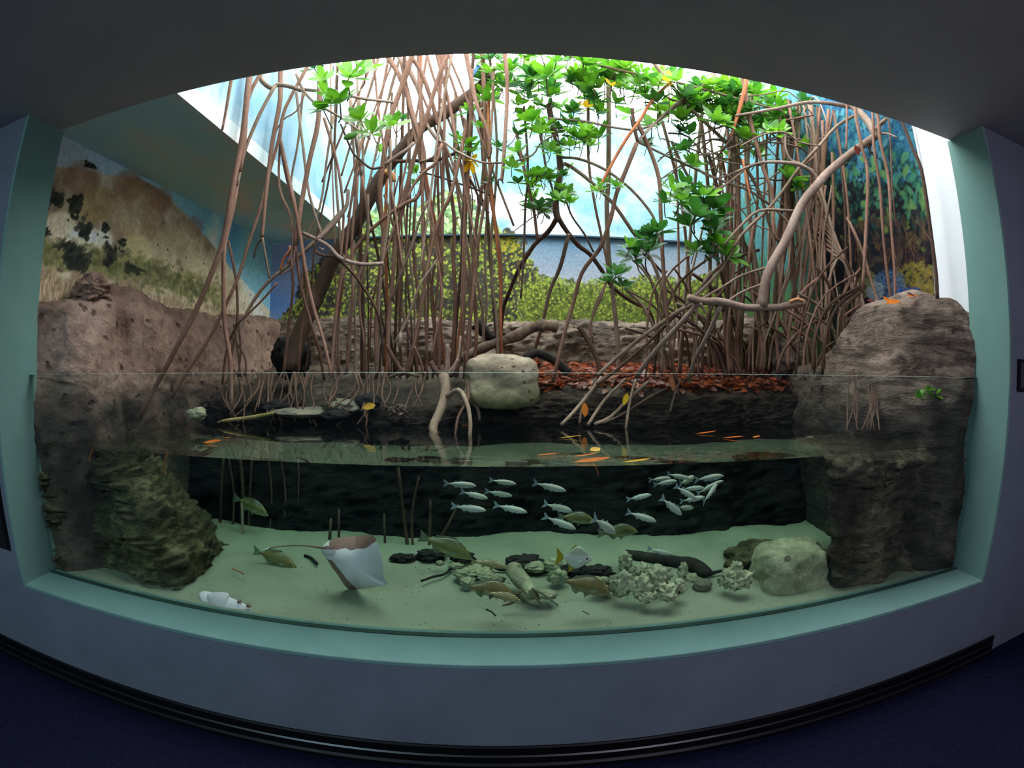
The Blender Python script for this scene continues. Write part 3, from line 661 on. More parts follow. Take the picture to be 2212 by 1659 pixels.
# ------------------------------------------------------------------ mangroves
def bark(name, cols, scale=5, bstr=.5, gain=1):
    t = NT(name); co = t.coord('Object', (1, 1, .35)); n1 = t.noise(co, scale, 5, .6, .4)
    k = len(cols); rp = t.ramp(n1, 'Fac', [(.32 + .36 * i / (k - 1), L4(c)) for i, c in enumerate(cols)])
    c2 = t.coord('Object'); n2 = t.noise(c2, 55, 4, .6); r2 = t.ramp(n2, 'Fac', [(.3, (.72,) * 3 + (1,)), (.6, (1, 1, 1, 1))]); col = t.mixc(rp, r2, 1.0, 'MULTIPLY')
    b = t.bsdf(col, .8, .2); t.bump(b, n2, 'Fac', bstr, .006); return t.m
M_root = bark('reddish_brown_root', [(98, 70, 56), (128, 95, 78), (150, 116, 100)])
M_root2 = bark('grey_brown_root', [(100, 82, 66), (132, 112, 94), (152, 130, 112)])
M_rootd = bark('dark_brown_root', [(58, 44, 36), (84, 62, 50), (104, 80, 64)])
M_rooto = bark('orange_brown_root', [(132, 76, 46), (164, 98, 62), (184, 118, 80)])
M_trunk = bark('rough_brown_bark', [(52, 40, 32), (78, 60, 48), (100, 80, 66)], 4, 1.0)
M_pale = bark('pale_grey_bark', [(108, 88, 76), (140, 118, 104), (168, 146, 132)], 4, .4)
M_cut = mat_noise('cut_wood', [(170, 116, 72), (206, 156, 104)], 9, .8, .2, 30, .3)

def leaf_mat(name, c1, c2):
    t = NT(name); co = t.coord('Object'); nz = t.noise(co, 7, 3); rp = t.ramp(nz, 'Fac', [(.35, L4(c1)), (.65, L4(c2))])
    b = t.n.new('ShaderNodeBsdfPrincipled'); t.link(rp, 0, b, 'Base Color'); b.inputs['Roughness'].default_value = .36; b.inputs['Specular IOR Level'].default_value = .35
    tl = t.n.new('ShaderNodeBsdfTranslucent'); t.link(rp, 0, tl, 0); m = t.n.new('ShaderNodeMixShader'); m.inputs[0].default_value = .42
    t.link(b, 0, m, 1); t.link(tl, 0, m, 2); t.link(m, 0, t.out, 'Surface'); return t.m
M_leaf = leaf_mat('glossy_green_leaf', (62, 124, 26), (110, 164, 38))
M_leafd = leaf_mat('deep_green_leaf', (36, 86, 30), (62, 118, 40))
M_leafy = leaf_mat('yellowed_leaf', (210, 150, 20), (226, 186, 40))
M_leafo = leaf_mat('orange_fallen_leaf', (196, 92, 30), (226, 136, 50))
M_leafr = leaf_mat('dark_red_leaf', (96, 36, 34), (130, 60, 50))

def path3(pts, D, w=None, w2=None, ext=None):
    """Picture polyline -> 3-D polyline. D: depth or (top, bottom) depths or a list; w: width in picture points."""
    n = len(pts); out = []
    dep = [D[i] if isinstance(D, list) else (D if isinstance(D, (int, float)) else D[0] + (D[1] - D[0]) * i / max(1, n - 1)) for i in range(n)]
    cap = 9.0
    for i, p in enumerate(pts):      # what rises through the skylight stays inside its opening; nothing enters the right wall
        d = ray(*p); sx, sz = d.x / d.y, d.z / d.y
        if sx * dep[i] < XSH + .05 and 1.6 + sz * dep[i] > 2.75: cap = min(cap, (XSH + .05) / sx)
        if sx * dep[i] > 2.36: dep[i] = 2.36 / sx
    dep = [min(cap, y) for y in dep]
    for i, p in enumerate(pts):
        f = i / max(1, n - 1)
        y = dep[i]
        q = P(p[0], p[1], y); ww = w + ((w2 if w2 is not None else w) - w) * f
        r = ww * .5 / FPX * (q - EYE).length * .92
        out.append((q.x, q.y, q.z, r))
    if ext:      # carry the top on upwards beyond the frame
        a = np.array(out[0]); b = np.array(out[1]); d = (a - b)[:3]; d /= np.linalg.norm(d); d = d * .5 + np.array([0, 0, .5]); d /= np.linalg.norm(d)
        out.insert(0, tuple(np.append(a[:3] + d * ext, a[3])))
    return out
rr = random.Random(3)
def clamp_top(p): return [(min(2.44, max(XSH + .04, x) if z > 2.85 else x), max(y, YG + .08), min(z, ZROOF + .25), r) for x, y, z, r in p]
class Tree:
    def __init__(s, name, label, cat, loc, group=None):
        s.o = thing(name, label, cat, loc, group); s.loc = loc; s.n = 0
    def add(s, name, pts3, mat, sides=7, label=None, parent=None, knots=.05, ends=True, sub=3):
        q = smooth_path(clamp_top(pts3), sub)
        # nodes and slight swellings along the stem
        q = [tuple(a[:3]) + (a[3] * (1 + rr.uniform(-knots, knots)),) for a in q]
        V, F = tube(q, sides, s.loc)
        o = link(name, raw(name, V, F, True), mat, parent or s.o)
        if label: o['label'] = label
        return o
    def root(s, pts, D, w, w2=None, mat=None, ext=None, name='prop_root', sides=7):
        if mat is None: mat = rr.choice([M_root, M_root, M_root2])
        return s.add(name, path3(pts, D, w, w2, ext), mat, sides)

# leaf rosettes: elliptic leaves folded a little along the midrib, sprung from a twig tip
def leaf_geo(V, F, base, d, nrm, L, W, droop=.15):
    d = d.normalized(); s = d.cross(nrm).normalized(); n = s.cross(d).normalized(); k0 = len(V)
    prof = [(0, .04), (.08, .16), (.2, .6), (.35, .9), (.52, 1.0), (.7, .9), (.84, .62), (.94, .3), (1, .03)]
    for t_, w_ in prof:
        c = base + d * (L * t_) - Vector((0, 0, 1)) * (droop * L * t_ * t_)
        V += [tuple(c - s * (W * w_) + n * (W * .12 * w_)), tuple(c), tuple(c + s * (W * w_) + n * (W * .12 * w_))]
    for i in range(len(prof) - 1):
        a = k0 + i * 3; F += [(a, a + 1, a + 4, a + 3), (a + 1, a + 2, a + 5, a + 4)]
def rosette(T, px, py, D, size, n=9, mat=None, up=(0, 0, 1), r=None, twig=True):
    """size: leaf length in picture points"""
    r = r or rr; c = P(px, py, D); n += 3; L0 = size * 1.3 / FPX * (c - EYE).length
    ax = (Vector(up) + Vector((r.uniform(-.5, .5), r.uniform(-1.1, .1), r.uniform(-.2, .3)))).normalized()
    a1 = ax.orthogonal().normalized(); a2 = ax.cross(a1); V = []; F = []; ph = r.random() * 6
    for k in range(n):
        an = ph + k * 2.4; e = .45 + .55 * (k / n) + r.uniform(-.1, .1)     # inner leaves stand up, outer ones lie flat
        d = (a1 * math.cos(an) + a2 * math.sin(an)) * e + ax * (1.1 - e)
        L = L0 * r.uniform(.75, 1.1); leaf_geo(V, F, c + d.normalized() * L * .08 - Vector(T.loc), d, ax, L, L * r.uniform(.19, .25), r.uniform(-.05, .22))
    if mat is None: mat = M_leaf if r.random() < .6 else M_leafd
    o = link('leaf_rosette', raw('leaf_rosette', V, F, True), mat, T.o)
    if twig:
        g = L0 * r.uniform(.7, 1.2); e = c - ax * g * .7 + Vector((r.uniform(-.3, .3), 0, -.1)) * g; rt = L0 * .03
        Vt, Ft = tube([(e.x, e.y, e.z, rt), ((e.x + c.x) / 2 + .02 * L0, e.y, (e.z + c.z) / 2 - .1 * L0, rt), (c.x, c.y, c.z, rt * .9), tuple(c + ax * L0 * .25) + (rt * .3,)], 5, T.loc)
        link('twig', raw('twig', Vt, Ft, True), M_rootd, T.o)
    return o

# --- A. left stand: long bowed roots in front of the painted hill
A = Tree('mangrove_tree', 'left mangrove with long bowed reddish stilt roots before the hill mural', 'tree', (P(483, 620, 2.9).x, 2.95, 1.2))
ra = A.root
ra([(544, 130), (525, 289), (506, 386), (489, 487), (472, 551), (430, 656), (380, 753), (337, 833), (300, 905)], (3.0, 2.75), 15, 11, M_root, .5)
ra([(530, 300), (521, 348), (502, 454), (485, 530), (483, 614), (485, 698), (498, 783), (500, 880)], (3.0, 3.1), 11, 10, M_root)
ra([(571, 140), (536, 213), (529, 298), (519, 370)], (3.05, 3.0), 9, 9, M_root, .5)
ra([(595, 184), (561, 247), (527, 331), (512, 400)], (3.1, 3.0), 9, 8, M_root2)
ra([(607, 140), (605, 217), (590, 298), (578, 386), (569, 479), (566, 512)], (3.1, 3.0), 12, 8, M_root, .5)
ra([(566, 508), (574, 555), (582, 601)], 3.0, 6, 5, M_root2); ra([(567, 512), (553, 535), (549, 558)], 3.0, 5, 3, M_rootd)
ra([(502, 160), (489, 234), (480, 281)], 2.9, 8, 6, M_root, .5, 'hanging_root')
ra([(671, 130), (616, 234), (603, 298), (578, 386), (561, 454), (536, 530), (515, 597), (489, 656), (456, 724), (409, 795), (370, 860)], (3.2, 2.8), 8, 8, M_root, .4)
ra([(607, 285), (603, 403), (628, 466), (633, 530), (622, 570)], 3.15, 6, 6, M_root)
ra([(603, 293), (628, 403), (645, 487), (658, 572), (675, 656), (700, 740), (717, 815)], (3.1, 3.4), 9, 8, M_root)
ra([(693, 120), (688, 254), (670, 340), (650, 445), (638, 530)], (3.1, 3.0), 12, 11, M_root, .5)
ra([(624, 530), (633, 614), (624, 698), (612, 815)], (3.1, 3.35), 7, 7, M_root)
ra([(638, 530), (650, 620), (672, 700), (690, 760), (700, 820)], (3.0, 3.4), 8, 7, M_root)
ra([(493, 521), (510, 605), (512, 698), (493, 740), (480, 830)], (3.0, 3.2), 7, 6, M_root)
ra([(654, 555), (662, 635), (650, 719), (645, 812)], (3.1, 3.4), 7, 7, M_root)
ra([(604, 298), (618, 380), (641, 470), (655, 560), (650, 640)], 3.05, 7, 6)
ra([(740, 454), (700, 500), (671, 530), (624, 572), (578, 610), (544, 656), (519, 707), (500, 760), (494, 830)], (3.4, 3.2), 10, 7, M_root2)
ra([(633, 535), (612, 560), (606, 585)], 3.05, 8, 5, M_rooto); ra([(636, 540), (634, 575), (612, 590), (607, 596)], 3.0, 4, 4, M_root)
ra([(512, 700), (560, 655), (600, 610)], 3.0, 5, 5, M_root)
for pts in ([(505, 700), (514, 760), (520, 815)], [(510, 720), (500, 770), (503, 820)], [(512, 740), (530, 775), (531, 812)], [(516, 700), (520, 760), (514, 815)]): ra(pts, 3.1, 5, 5, M_rootd)
ra([(560, 160), (585, 190), (600, 183), (630, 188), (650, 196)], 3.2, 11, 9, M_root2, .3, 'branch')
ra([(648, 192), (690, 197), (740, 204), (790, 214), (850, 221)], 3.3, 8, 7, M_pale, None, 'branch')
ra([(640, 160), (655, 195), (684, 225), (730, 250), (800, 300)], 3.3, 6, 5, M_root2, None, 'branch')
ra([(660, 200), (640, 240), (610, 260), (590, 300)], 3.25, 4, 3, None, None, 'branch')
for pts, w in (([(655, 190), (645, 300), (630, 380), (628, 430)], 6), ([(640, 200), (655, 320), (668, 420), (700, 520)], 7), ([(700, 255), (730, 360), (742, 470), (735, 560)], 7), ([(720, 250), (705, 350), (690, 450), (650, 530)], 6)): ra(pts, 3.2, w, w - 1)
# --- pale forked dead limb at the left trunk
Lm = Tree('dead_limb', 'pale forked dead limb leaning across the base of the big leaning trunk', 'branch', tuple(P(684, 517, 3.1)))
Lm.add('limb', path3([(654, 503), (684, 517), (709, 531), (731, 554), (754, 565), (787, 571), (829, 569)], 3.1, 8, 9), M_pale, 9)
Lm.add('side_branch', path3([(684, 517), (706, 500), (737, 464), (750, 440), (752, 410)], (3.1, 3.2), 12, 8), M_pale, 8)
Lm.add('side_branch', path3([(678, 527), (684, 545), (700, 552), (726, 554)], 3.12, 8, 6), M_rootd, 8)
Lm.add('side_branch', path3([(722, 550), (762, 590), (787, 624), (813, 669), (824, 716), (830, 790)], (3.1, 3.4), 8, 7), M_rootd, 8)
Lm.add('stub', path3([(828, 571), (829, 590), (824, 598)], 3.1, 8, 4), M_rootd, 6)
Lm.add('thorn', path3([(700, 540), (690, 534)], 3.08, 4, 1), M_pale, 5); Lm.add('thorn', path3([(745, 560), (742, 548)], 3.08, 4, 1), M_pale, 5)

# --- B. leaning trunk and the curtain of roots right of it
B = Tree('mangrove_tree', 'mangrove with thick dark leaning trunk and a curtain of straight roots', 'tree', (P(650, 760, 3.5).x, 3.5, 1.35))
B.add('trunk', path3([(1060, 165), (1028, 196), (956, 248), (907, 277), (862, 329), (831, 369), (802, 421), (771, 479), (739, 531), (715, 568), (692, 624), (664, 683), (644, 730), (625, 800)], [3.6] * 10 + [3.6, 3.58, 3.55, 3.5], 26, 40), M_trunk, 12)
B.add('trunk_stub', path3([(832, 372), (848, 378), (852, 392)], 3.5, 18, 8), M_cut, 7)
rb = B.root
rb([(895, 100), (872, 175), (849, 236), (837, 288), (829, 340), (820, 421), (828, 500), (822, 600), (812, 700), (815, 815)], (3.2, 3.6), 14, 10, M_root, .5)
rb([(831, 105), (860, 158), (878, 201), (895, 259), (915, 326), (912, 392), (900, 427), (878, 438), (831, 470), (785, 514), (756, 557), (735, 610), (722, 720), (716, 815)], (3.3, 3.4), 12, 8, M_root, .5)
rb([(852, 104), (883, 152), (907, 204), (915, 254), (941, 297), (960, 310)], 3.35, 10, 8, M_pale, .5)
rb([(878, 104), (907, 149), (930, 210), (944, 259), (959, 306), (967, 369), (976, 427), (982, 485), (979, 557), (984, 650), (975, 815)], (3.2, 3.7), 10, 9, M_root, .5)
rb([(973, 98), (944, 178), (921, 254), (901, 317), (883, 384), (872, 442), (855, 514), (849, 600), (838, 700), (842, 815)], (3.1, 3.6), 11, 9, M_root, .5)
rb([(1005, 98), (1019, 175), (1031, 230), (1051, 277), (1060, 320), (1056, 342)], 3.1, 12, 6, M_root, .5, 'hanging_root')
rb([(1063, 248), (1060, 297), (1055, 342)], 3.15, 6, 5, M_root, .4, 'hanging_root')
rb([(1089, 95), (1096, 181), (1092, 282), (1086, 369), (1083, 390)], 3.0, 10, 8, M_root, .5, 'hanging_root')
rb([(1084, 388), (1077, 388), (1076, 402)], 3.0, 5, 4, M_rootd); rb([(1084, 388), (1087, 396)], 3.0, 4, 3, M_rootd)
rb([(895, 308), (880, 322), (860, 335), (830, 356)], 3.0, 8, 9, M_pale, None, 'branch'); rb([(826, 360), (802, 364), (779, 346), (762, 329), (745, 290), (736, 268)], 3.0, 6, 4, M_rootd, None, 'branch')
rb([(959, 306), (985, 326), (1034, 349), (1069, 352), (1109, 349), (1150, 335), (1167, 311), (1200, 290)], 3.1, 6, 4, M_pale, None, 'branch')
rb([(1066, 352), (1054, 398), (1045, 450), (1034, 514), (1031, 557), (1020, 650), (1005, 815)], (3.1, 3.4), 7, 8, M_root)
rb([(1115, 282), (1135, 378), (1152, 447), (1161, 517)], 3.2, 8, 7, M_root, None, 'hanging_root')
rb([(1132, 230), (1141, 369), (1135, 442), (1131, 557), (1125, 645)], 3.2, 6, 5, M_rootd, None, 'hanging_root')
rb([(1119, 560), (1122, 600), (1121, 620)], 3.2, 4, 3, M_root, None, 'hanging_root')
rb([(1164, 250), (1178, 355), (1193, 407), (1200, 440)], 3.3, 6, 5, M_root2)
rb([(1019, 150), (1017, 282), (1008, 398), (1002, 557), (1000, 700), (985, 815)], (3.2, 3.6), 10, 11, M_root)
rb([(999, 254), (1005, 282), (976, 413), (950, 470), (927, 557), (905, 690), (880, 815)], (3.2, 3.4), 9, 9, M_root)
rb([(853, 349), (900, 347), (945, 345), (980, 332), (1000, 322)], 3.55, 9, 8, M_rootd, None, 'branch')
rb([(906, 372), (935, 378), (990, 396), (1030, 410), (1066, 424)], 3.4, 4, 5, M_rootd, None, 'branch'); rb([(1064, 421), (1069, 426)], 3.4, 9, 6, M_rootd, None, 'branch')
rb([(990, 350), (1020, 395), (1040, 440), (1056, 460)], 3.4, 6, 6, M_rootd, None, 'branch')
rb([(1010, 370), (1020, 420), (1018, 500)], 3.5, 3, 3, M_rootd); rb([(1016, 360), (1028, 400), (1034, 460)], 3.5, 3, 3, M_rootd)
rb([(958, 305), (975, 345), (990, 400), (1002, 440)], 3.3, 6, 6); rb([(955, 310), (942, 350), (915, 372), (893, 400), (880, 430)], 3.25, 8, 7, M_root)
rb([(950, 318), (935, 340), (905, 350)], 3.3, 6, 6); rb([(925, 434), (905, 480), (890, 530), (862, 600), (846, 650)], (3.2, 3.4), 6, 7, M_root2)
rb([(945, 560), (905, 620), (880, 690), (850, 745)], 3.3, 6, 6, M_root2)
rb([(946, 562), (955, 640), (946, 700), (930, 775)], 3.35, 7, 5)
rb([(893, 748), (885, 770), (878, 812)], 3.3, 8, 10, M_rootd); rb([(895, 748), (908, 780), (915, 812)], 3.3, 6, 8, M_rootd)
# cut posts at the water
for pts, w, m in (([(966, 742), (967, 775), (963, 812)], 10, M_pale), ([(835, 744), (850, 775), (872, 808)], 10, M_rootd), ([(995, 725), (990, 770), (975, 810)], 6, M_pale), ([(990, 775), (978, 795), (965, 812)], 8, M_pale), ([(866, 718), (863, 750)], 7, M_pale), ([(930, 780), (940, 800), (960, 815)], 12, M_rootd)):
    rb(pts, 3.3, w, w + 2, m, None, 'cut_stub')
# the many thin straight roots
for k in range(46):
    x0 = rr.uniform(770, 1060) if k > 8 else rr.uniform(700, 800); y0 = rr.choice([105, 120, 200, 300, 380, 420]) ; dx = rr.gauss(0, 38); w = rr.uniform(4, 9.5); d0 = rr.uniform(3.15, 4.0)
    x1 = x0 + dx; yb = rr.uniform(806, 822)
    b_ = rr.uniform(-14, 14)
    pts = [(x0, y0), (x0 + dx * .3 + b_, y0 + (yb - y0) * .3), (x0 + dx * .62 - b_ * .6, y0 + (yb - y0) * .62), (x0 + dx * .85 + b_ * .3, y0 + (yb - y0) * .85), (x1, yb)]
    m = rr.choice([M_root, M_root, M_root2, M_rootd, M_rooto] if k % 5 == 0 else [M_root, M_root, M_root2, M_rootd])
    rb(pts, (d0, min(4.0, d0 + .25)), w, w * rr.uniform(.8, 1.1), m, .3 if y0 < 150 else None, 'prop_root', 6)
for k in range(16):     # crossing ones in the upper part
    x0 = rr.uniform(800, 1000); x1 = x0 + rr.choice([-1, 1]) * rr.uniform(50, 150); y1 = rr.uniform(350, 620)
    rb([(x0, 100), (x0 * .68 + x1 * .32 + rr.uniform(-8, 8), 100 + (y1 - 100) * .32), (x0 * .3 + x1 * .7, 100 + (y1 - 100) * .7), (x1, y1)], rr.uniform(3.2, 3.7), rr.uniform(5, 9), 5, None, .3, 'prop_root', 6)

# --- C. the forked Y tree in the middle
Cc = Tree('mangrove_tree', 'slender dark mangrove forking into a Y over the middle of the bank', 'tree', (P(1207, 476, 3.3).x, 3.35, 1.42))
Cc.add('trunk', path3([(1185, 225), (1192, 265), (1201, 297), (1208, 340), (1210, 375), (1202, 413), (1201, 456), (1207, 478)], 3.3, 13, 16), M_rootd, 9)
rc = Cc.root
rc([(1204, 470), (1185, 500), (1155, 528), (1121, 582), (1101, 629), (1087, 669), (1082, 722)], (3.3, 4.2), 12, 8, M_rootd)
rc([(1207, 472), (1222, 496), (1250, 531), (1274, 549), (1300, 584), (1324, 621), (1364, 651), (1401, 671), (1412, 700)], (3.3, 3.9), 12, 8, M_rootd)
rc([(1228, 506), (1210, 577), (1187, 631), (1172, 700), (1152, 765)], (3.3, 4.0), 10, 8, M_root2)
rc([(1212, 368), (1216, 356), (1230, 358), (1279, 395), (1326, 442), (1366, 500), (1394, 537), (1417, 584), (1431, 631), (1434, 684), (1421, 724), (1394, 790)], (3.3, 3.6), 9, 8, M_root2)
rc([(1212, 340), (1250, 343), (1297, 361), (1337, 387), (1375, 421), (1412, 470), (1424, 520)], 3.35, 7, 6, M_root2)
rc([(1201, 440), (1150, 470), (1110, 500)], 3.3, 3, 2, M_rootd, None, 'branch'); rc([(1210, 390), (1222, 430), (1236, 468), (1262, 505), (1282, 545)], 3.25, 4, 5, M_rootd)
rc([(1315, 200), (1315, 282), (1314, 398), (1311, 439), (1314, 544), (1324, 637), (1334, 734), (1337, 818)], (3.5, 3.7), 12, 11, M_root2, .4, 'stem')
rc([(1271, 200), (1271, 340), (1285, 442), (1300, 514), (1312, 600), (1275, 700), (1282, 730)], 3.4, 7, 5, M_root, .4)
rc([(1305, 620), (1290, 650), (1278, 690), (1280, 740)], 3.5, 5, 4, M_root2)
rc([(1250, 705), (1270, 735), (1290, 775), (1300, 812)], 3.35, 12, 13, M_rootd, None, 'cut_stub')
# --- D. the right thicket
Dd = Tree('mangrove_tree', 'right mangrove, a dense thicket of crossing roots before the foliage mural', 'tree', (P(1372, 300, 3.1).x + .5, 3.35, 1.42))
rd = Dd.root
rd([(1366, 235), (1369, 270), (1378, 308)], 3.0, 9, 8, M_rootd, None, 'cut_stub')
rd([(1376, 308), (1352, 369), (1331, 421), (1320, 470), (1300, 528), (1290, 545), (1257, 590), (1240, 650), (1220, 718), (1200, 801), (1194, 825)], (3.0, 3.35), 11, 9, M_root)
rd([(1375, 262), (1401, 317), (1424, 387), (1427, 456), (1431, 550), (1438, 651), (1448, 751), (1462, 830)], (3.0, 3.2), 10, 9, M_root)
rd([(1400, 118), (1444, 175), (1473, 213), (1505, 248), (1551, 291), (1592, 335), (1635, 404), (1658, 470), (1676, 543), (1690, 640), (1700, 740), (1710, 815)], (3.0, 3.4), 9, 8, M_root2, .4)
rd([(1444, 181), (1407, 219), (1383, 259), (1357, 294), (1326, 346), (1302, 392), (1294, 410)], 2.95, 8, 7, M_rooto)
rd([(1551, 150), (1505, 196), (1467, 219), (1427, 254), (1395, 288), (1378, 308)], 3.0, 5, 5, M_pale, .3); rd([(1540, 160), (1500, 205), (1450, 236), (1405, 275), (1382, 300)], 3.02, 4, 5, M_root2, .3)
rd([(1187, 256), (1262, 262), (1320, 274), (1372, 280), (1412, 268), (1447, 242), (1480, 215)], 3.1, 6, 5, M_pale, None, 'branch')
rd([(1381, 308), (1441, 337), (1505, 366), (1563, 392), (1621, 413), (1679, 456), (1720, 500)], 3.1, 6, 6, M_root2)
rd([(1700, 228), (1650, 239), (1592, 262), (1540, 280), (1500, 300)], 3.1, 7, 4, M_pale, None, 'branch')
rd([(1700, 282), (1650, 288), (1598, 311), (1570, 322)], 3.0, 5, 4, M_pale, None, 'branch')
rd([(1615, 160), (1592, 254), (1577, 297)], 2.9, 12, 5, M_rooto, .4, 'hanging_root')
rd([(1604, 345), (1620, 425), (1622, 432)], 2.95, 6, 3, M_rooto, None, 'hanging_root')
rd([(1700, 349), (1650, 352), (1615, 363), (1554, 407), (1511, 398)], 3.05, 5, 5, M_root2, None, 'branch')
rd([(1612, 210), (1626, 282), (1650, 369), (1667, 413), (1672, 500), (1684, 520)], 2.95, 10, 9, M_root, .3)
rd([(1450, 305), (1480, 370), (1520, 440), (1560, 500), (1590, 560)], 3.2, 7, 6); rd([(1444, 180), (1446, 240), (1443, 265)], 3.1, 3, 3)
rd([(1290, 810), (1361, 748), (1428, 698), (1470, 670), (1500, 657)], (3.0, 3.3), 9, 10, M_root2)
rd([(1290, 830), (1330, 800), (1400, 740), (1450, 690), (1500, 640), (1560, 570), (1640, 540)], (3.1, 3.4), 8, 7, M_rootd)
rd([(1830, 470), (1862, 540), (1880, 600), (1905, 690), (1893, 712)], 2.9, 8, 6, M_root)
for k in range(9):
    o_ = k * 9; rd([(1770 - k * 4, 400 + k * 14), (1800 + o_ * .3, 500 + k * 8), (1832 + o_ * .4, 590 + k * 6), (1858 + o_ * .3, 700 + k * 6)], (3.1 + k * .05, 2.95 + k * .05), rr.uniform(6, 9), 6, rr.choice([M_root, M_root2]))
rd([(1810, 713), (1822, 735), (1850, 752), (1880, 790), (1905, 815)], 2.8, 6, 6, M_root)
for k in range(64):
    x1 = rr.choice([rr.uniform(1440, 1860), rr.uniform(1560, 1820)]); y0 = rr.choice([150, 200, 260, 330, 400, 470]); lean = rr.gauss(0, 45) if k % 3 else rr.gauss(0, 110)
    x0 = min(1800, max(1430, x1 + lean)); y0 = max(y0, 150 + (x0 - 1400) * .22); b_ = rr.uniform(-22, 22); yb = rr.uniform(800, 815); d0 = rr.uniform(3.15, 3.95)
    d1 = min(d0 + .15, 2.32 / max(.3, (x1 - 1106) / 1105 * 1.22)) ; d0 = min(d0, 2.36 / max(.3, (x0 - 1106) / 1105 * 1.22))
    pts = [(x0, y0), (x0 * .7 + x1 * .3 + b_, y0 + (yb - y0) * .3), (x0 * .38 + x1 * .62 + b_ * .5, y0 + (yb - y0) * .6), (x0 * .1 + x1 * .9 - b_ * .3, y0 + (yb - y0) * .85), (x1, yb)]
    w = rr.uniform(4.5, 9.5); rd(pts, (d0, d1), w, w * rr.uniform(.8, 1.2), rr.choice([M_root, M_root, M_root2, M_rootd]), None, 'prop_root', 6)
# --- E. low tangle of crossing roots at the foot of the thicket, a second stem behind
Ee = Tree('mangrove_tree', 'low tangle of dark crossing mangrove roots rising from the leaf litter', 'tree', (P(1600, 790, 3.4).x, 3.45, 1.45))
re_ = Ee.root
for k in range(70):
    x1 = rr.uniform(1380, 1870); yb = rr.uniform(798, 818); x0 = x1 + rr.choice([-1, 1]) * rr.uniform(15, 150); x0 = min(1860, max(1350, x0)); y0 = rr.uniform(520, 730)
    d = min(rr.uniform(3.3, 3.9), 2.30 / max(.3, (max(x0, x1) - 1106) / 1105 * 1.22)); b_ = rr.uniform(6, 34) * (1 if x0 > x1 else -1)
    pts = [(x0, y0), (x0 * .65 + x1 * .35 - b_, y0 + (yb - y0) * .22), (x0 * .25 + x1 * .75 - b_ * .7, y0 + (yb - y0) * .6), (x1, yb)]
    w = rr.uniform(4.5, 10); re_(pts, d, w * .8, w, rr.choice([M_rootd, M_rootd, M_root2, M_root]), None, 'prop_root', 6)
for k in range(26):     # arching runners through the upper thicket
    x0 = rr.uniform(1440, 1780); y0 = rr.uniform(200, 420); x1 = x0 + rr.choice([-1, 1]) * rr.uniform(90, 230); x1 = max(1420, min(1790, x1)); y1 = y0 + rr.uniform(-60, 120); y1 = max(y1, 170 + (x1 - 1400) * .2)
    re_([(x0, max(y0, 170 + (x0 - 1400) * .22)), ((x0 * 2 + x1) / 3, (y0 * 2 + y1) / 3 - rr.uniform(-20, 40)), ((x0 + 2 * x1) / 3, (y0 + 2 * y1) / 3 - rr.uniform(-20, 40)), (x1, y1)], min(rr.uniform(3.0, 3.6), 3.3), rr.uniform(3, 5), 3, rr.choice([M_pale, M_root2, M_root]), None, 'runner', 5)

Ff2 = Tree('leafy_mangrove', 'leafy mangrove crown filling the upper right under the arch', 'tree crown', tuple(P(1450, 170, 3.2)))
Ff2.add('branch', path3([(1230, 120), (1330, 150), (1450, 175), (1600, 215), (1690, 240)], 3.0, 7, 5), M_root2, 7)
Ff2.add('branch', path3([(1300, 110), (1420, 200), (1520, 235), (1650, 260)], 3.3, 6, 4), M_rootd, 7)
# --- F. bare pale limb resting on a fallen stem
Ff = Tree('dead_tree', 'big pale bare limb slanting down to a horizontal fallen stem on the right', 'tree', tuple(P(1648, 664, 2.7)))
fa = Ff.add
fa('limb', path3([(1790, 170), (1824, 214), (1849, 235), (1874, 261), (1892, 292)], [2.6, 2.6, 2.6, 2.58, 2.55], 16, 18), M_pale, 10)
fa('limb', path3([(1896, 290), (1879, 303), (1836, 333), (1790, 371), (1768, 396), (1743, 425), (1724, 457), (1708, 495), (1693, 527), (1676, 556), (1663, 582), (1652, 615), (1647, 662)], (2.55, 2.7), 17, 24), M_pale, 12)
fa('stub', path3([(1885, 290), (1900, 270), (1915, 256)], 2.5, 12, 8), M_pale, 8); fa('stub', path3([(1895, 290), (1915, 288), (1938, 297)], 2.5, 6, 3), M_pale, 7)
fa('stub', path3([(1880, 305), (1878, 322), (1884, 330)], 2.5, 10, 5), M_trunk, 7)
fa('side_branch', path3([(1590, 250), (1676, 235), (1744, 221), (1790, 223), (1836, 231)], 2.62, 6, 10), M_pale, 8)
fa('side_branch', path3([(1849, 248), (1807, 273), (1769, 316), (1727, 362), (1668, 442), (1600, 510), (1560, 580), (1480, 660)], (2.6, 2.9), 7, 7), M_root2, 8)
fa('side_branch', path3([(1773, 316), (1727, 307), (1697, 286), (1651, 290), (1600, 316)], 2.65, 4, 4), M_pale, 7)
fa('side_branch', path3([(1766, 400), (1760, 378), (1727, 356), (1676, 350), (1634, 354), (1590, 372)], 2.65, 10, 6), M_pale, 8)
fa('side_branch', path3([(1697, 286), (1697, 320), (1708, 345), (1725, 352), (1762, 372)], 2.66, 5, 6), M_pale, 7)
fa('side_branch', path3([(1722, 457), (1700, 455), (1640, 455), (1600, 488), (1565, 528)], 2.7, 7, 6), M_root2, 7)
fa('side_branch', path3([(1652, 612), (1600, 632), (1558, 662)], 2.7, 6, 5), M_root2, 7); fa('side_branch', path3([(1655, 578), (1600, 596), (1560, 620), (1500, 655)], 2.72, 6, 5), M_root2, 7)
fa('side_branch', path3([(1849, 235), (1862, 230), (1868, 228)], 2.55, 5, 2), M_rooto, 6)
fa('fallen_stem', path3([(1486, 642), (1514, 651), (1558, 651), (1608, 664), (1648, 664), (1682, 664), (1715, 657), (1737, 654)], 2.7, 17, 17), M_pale, 12)
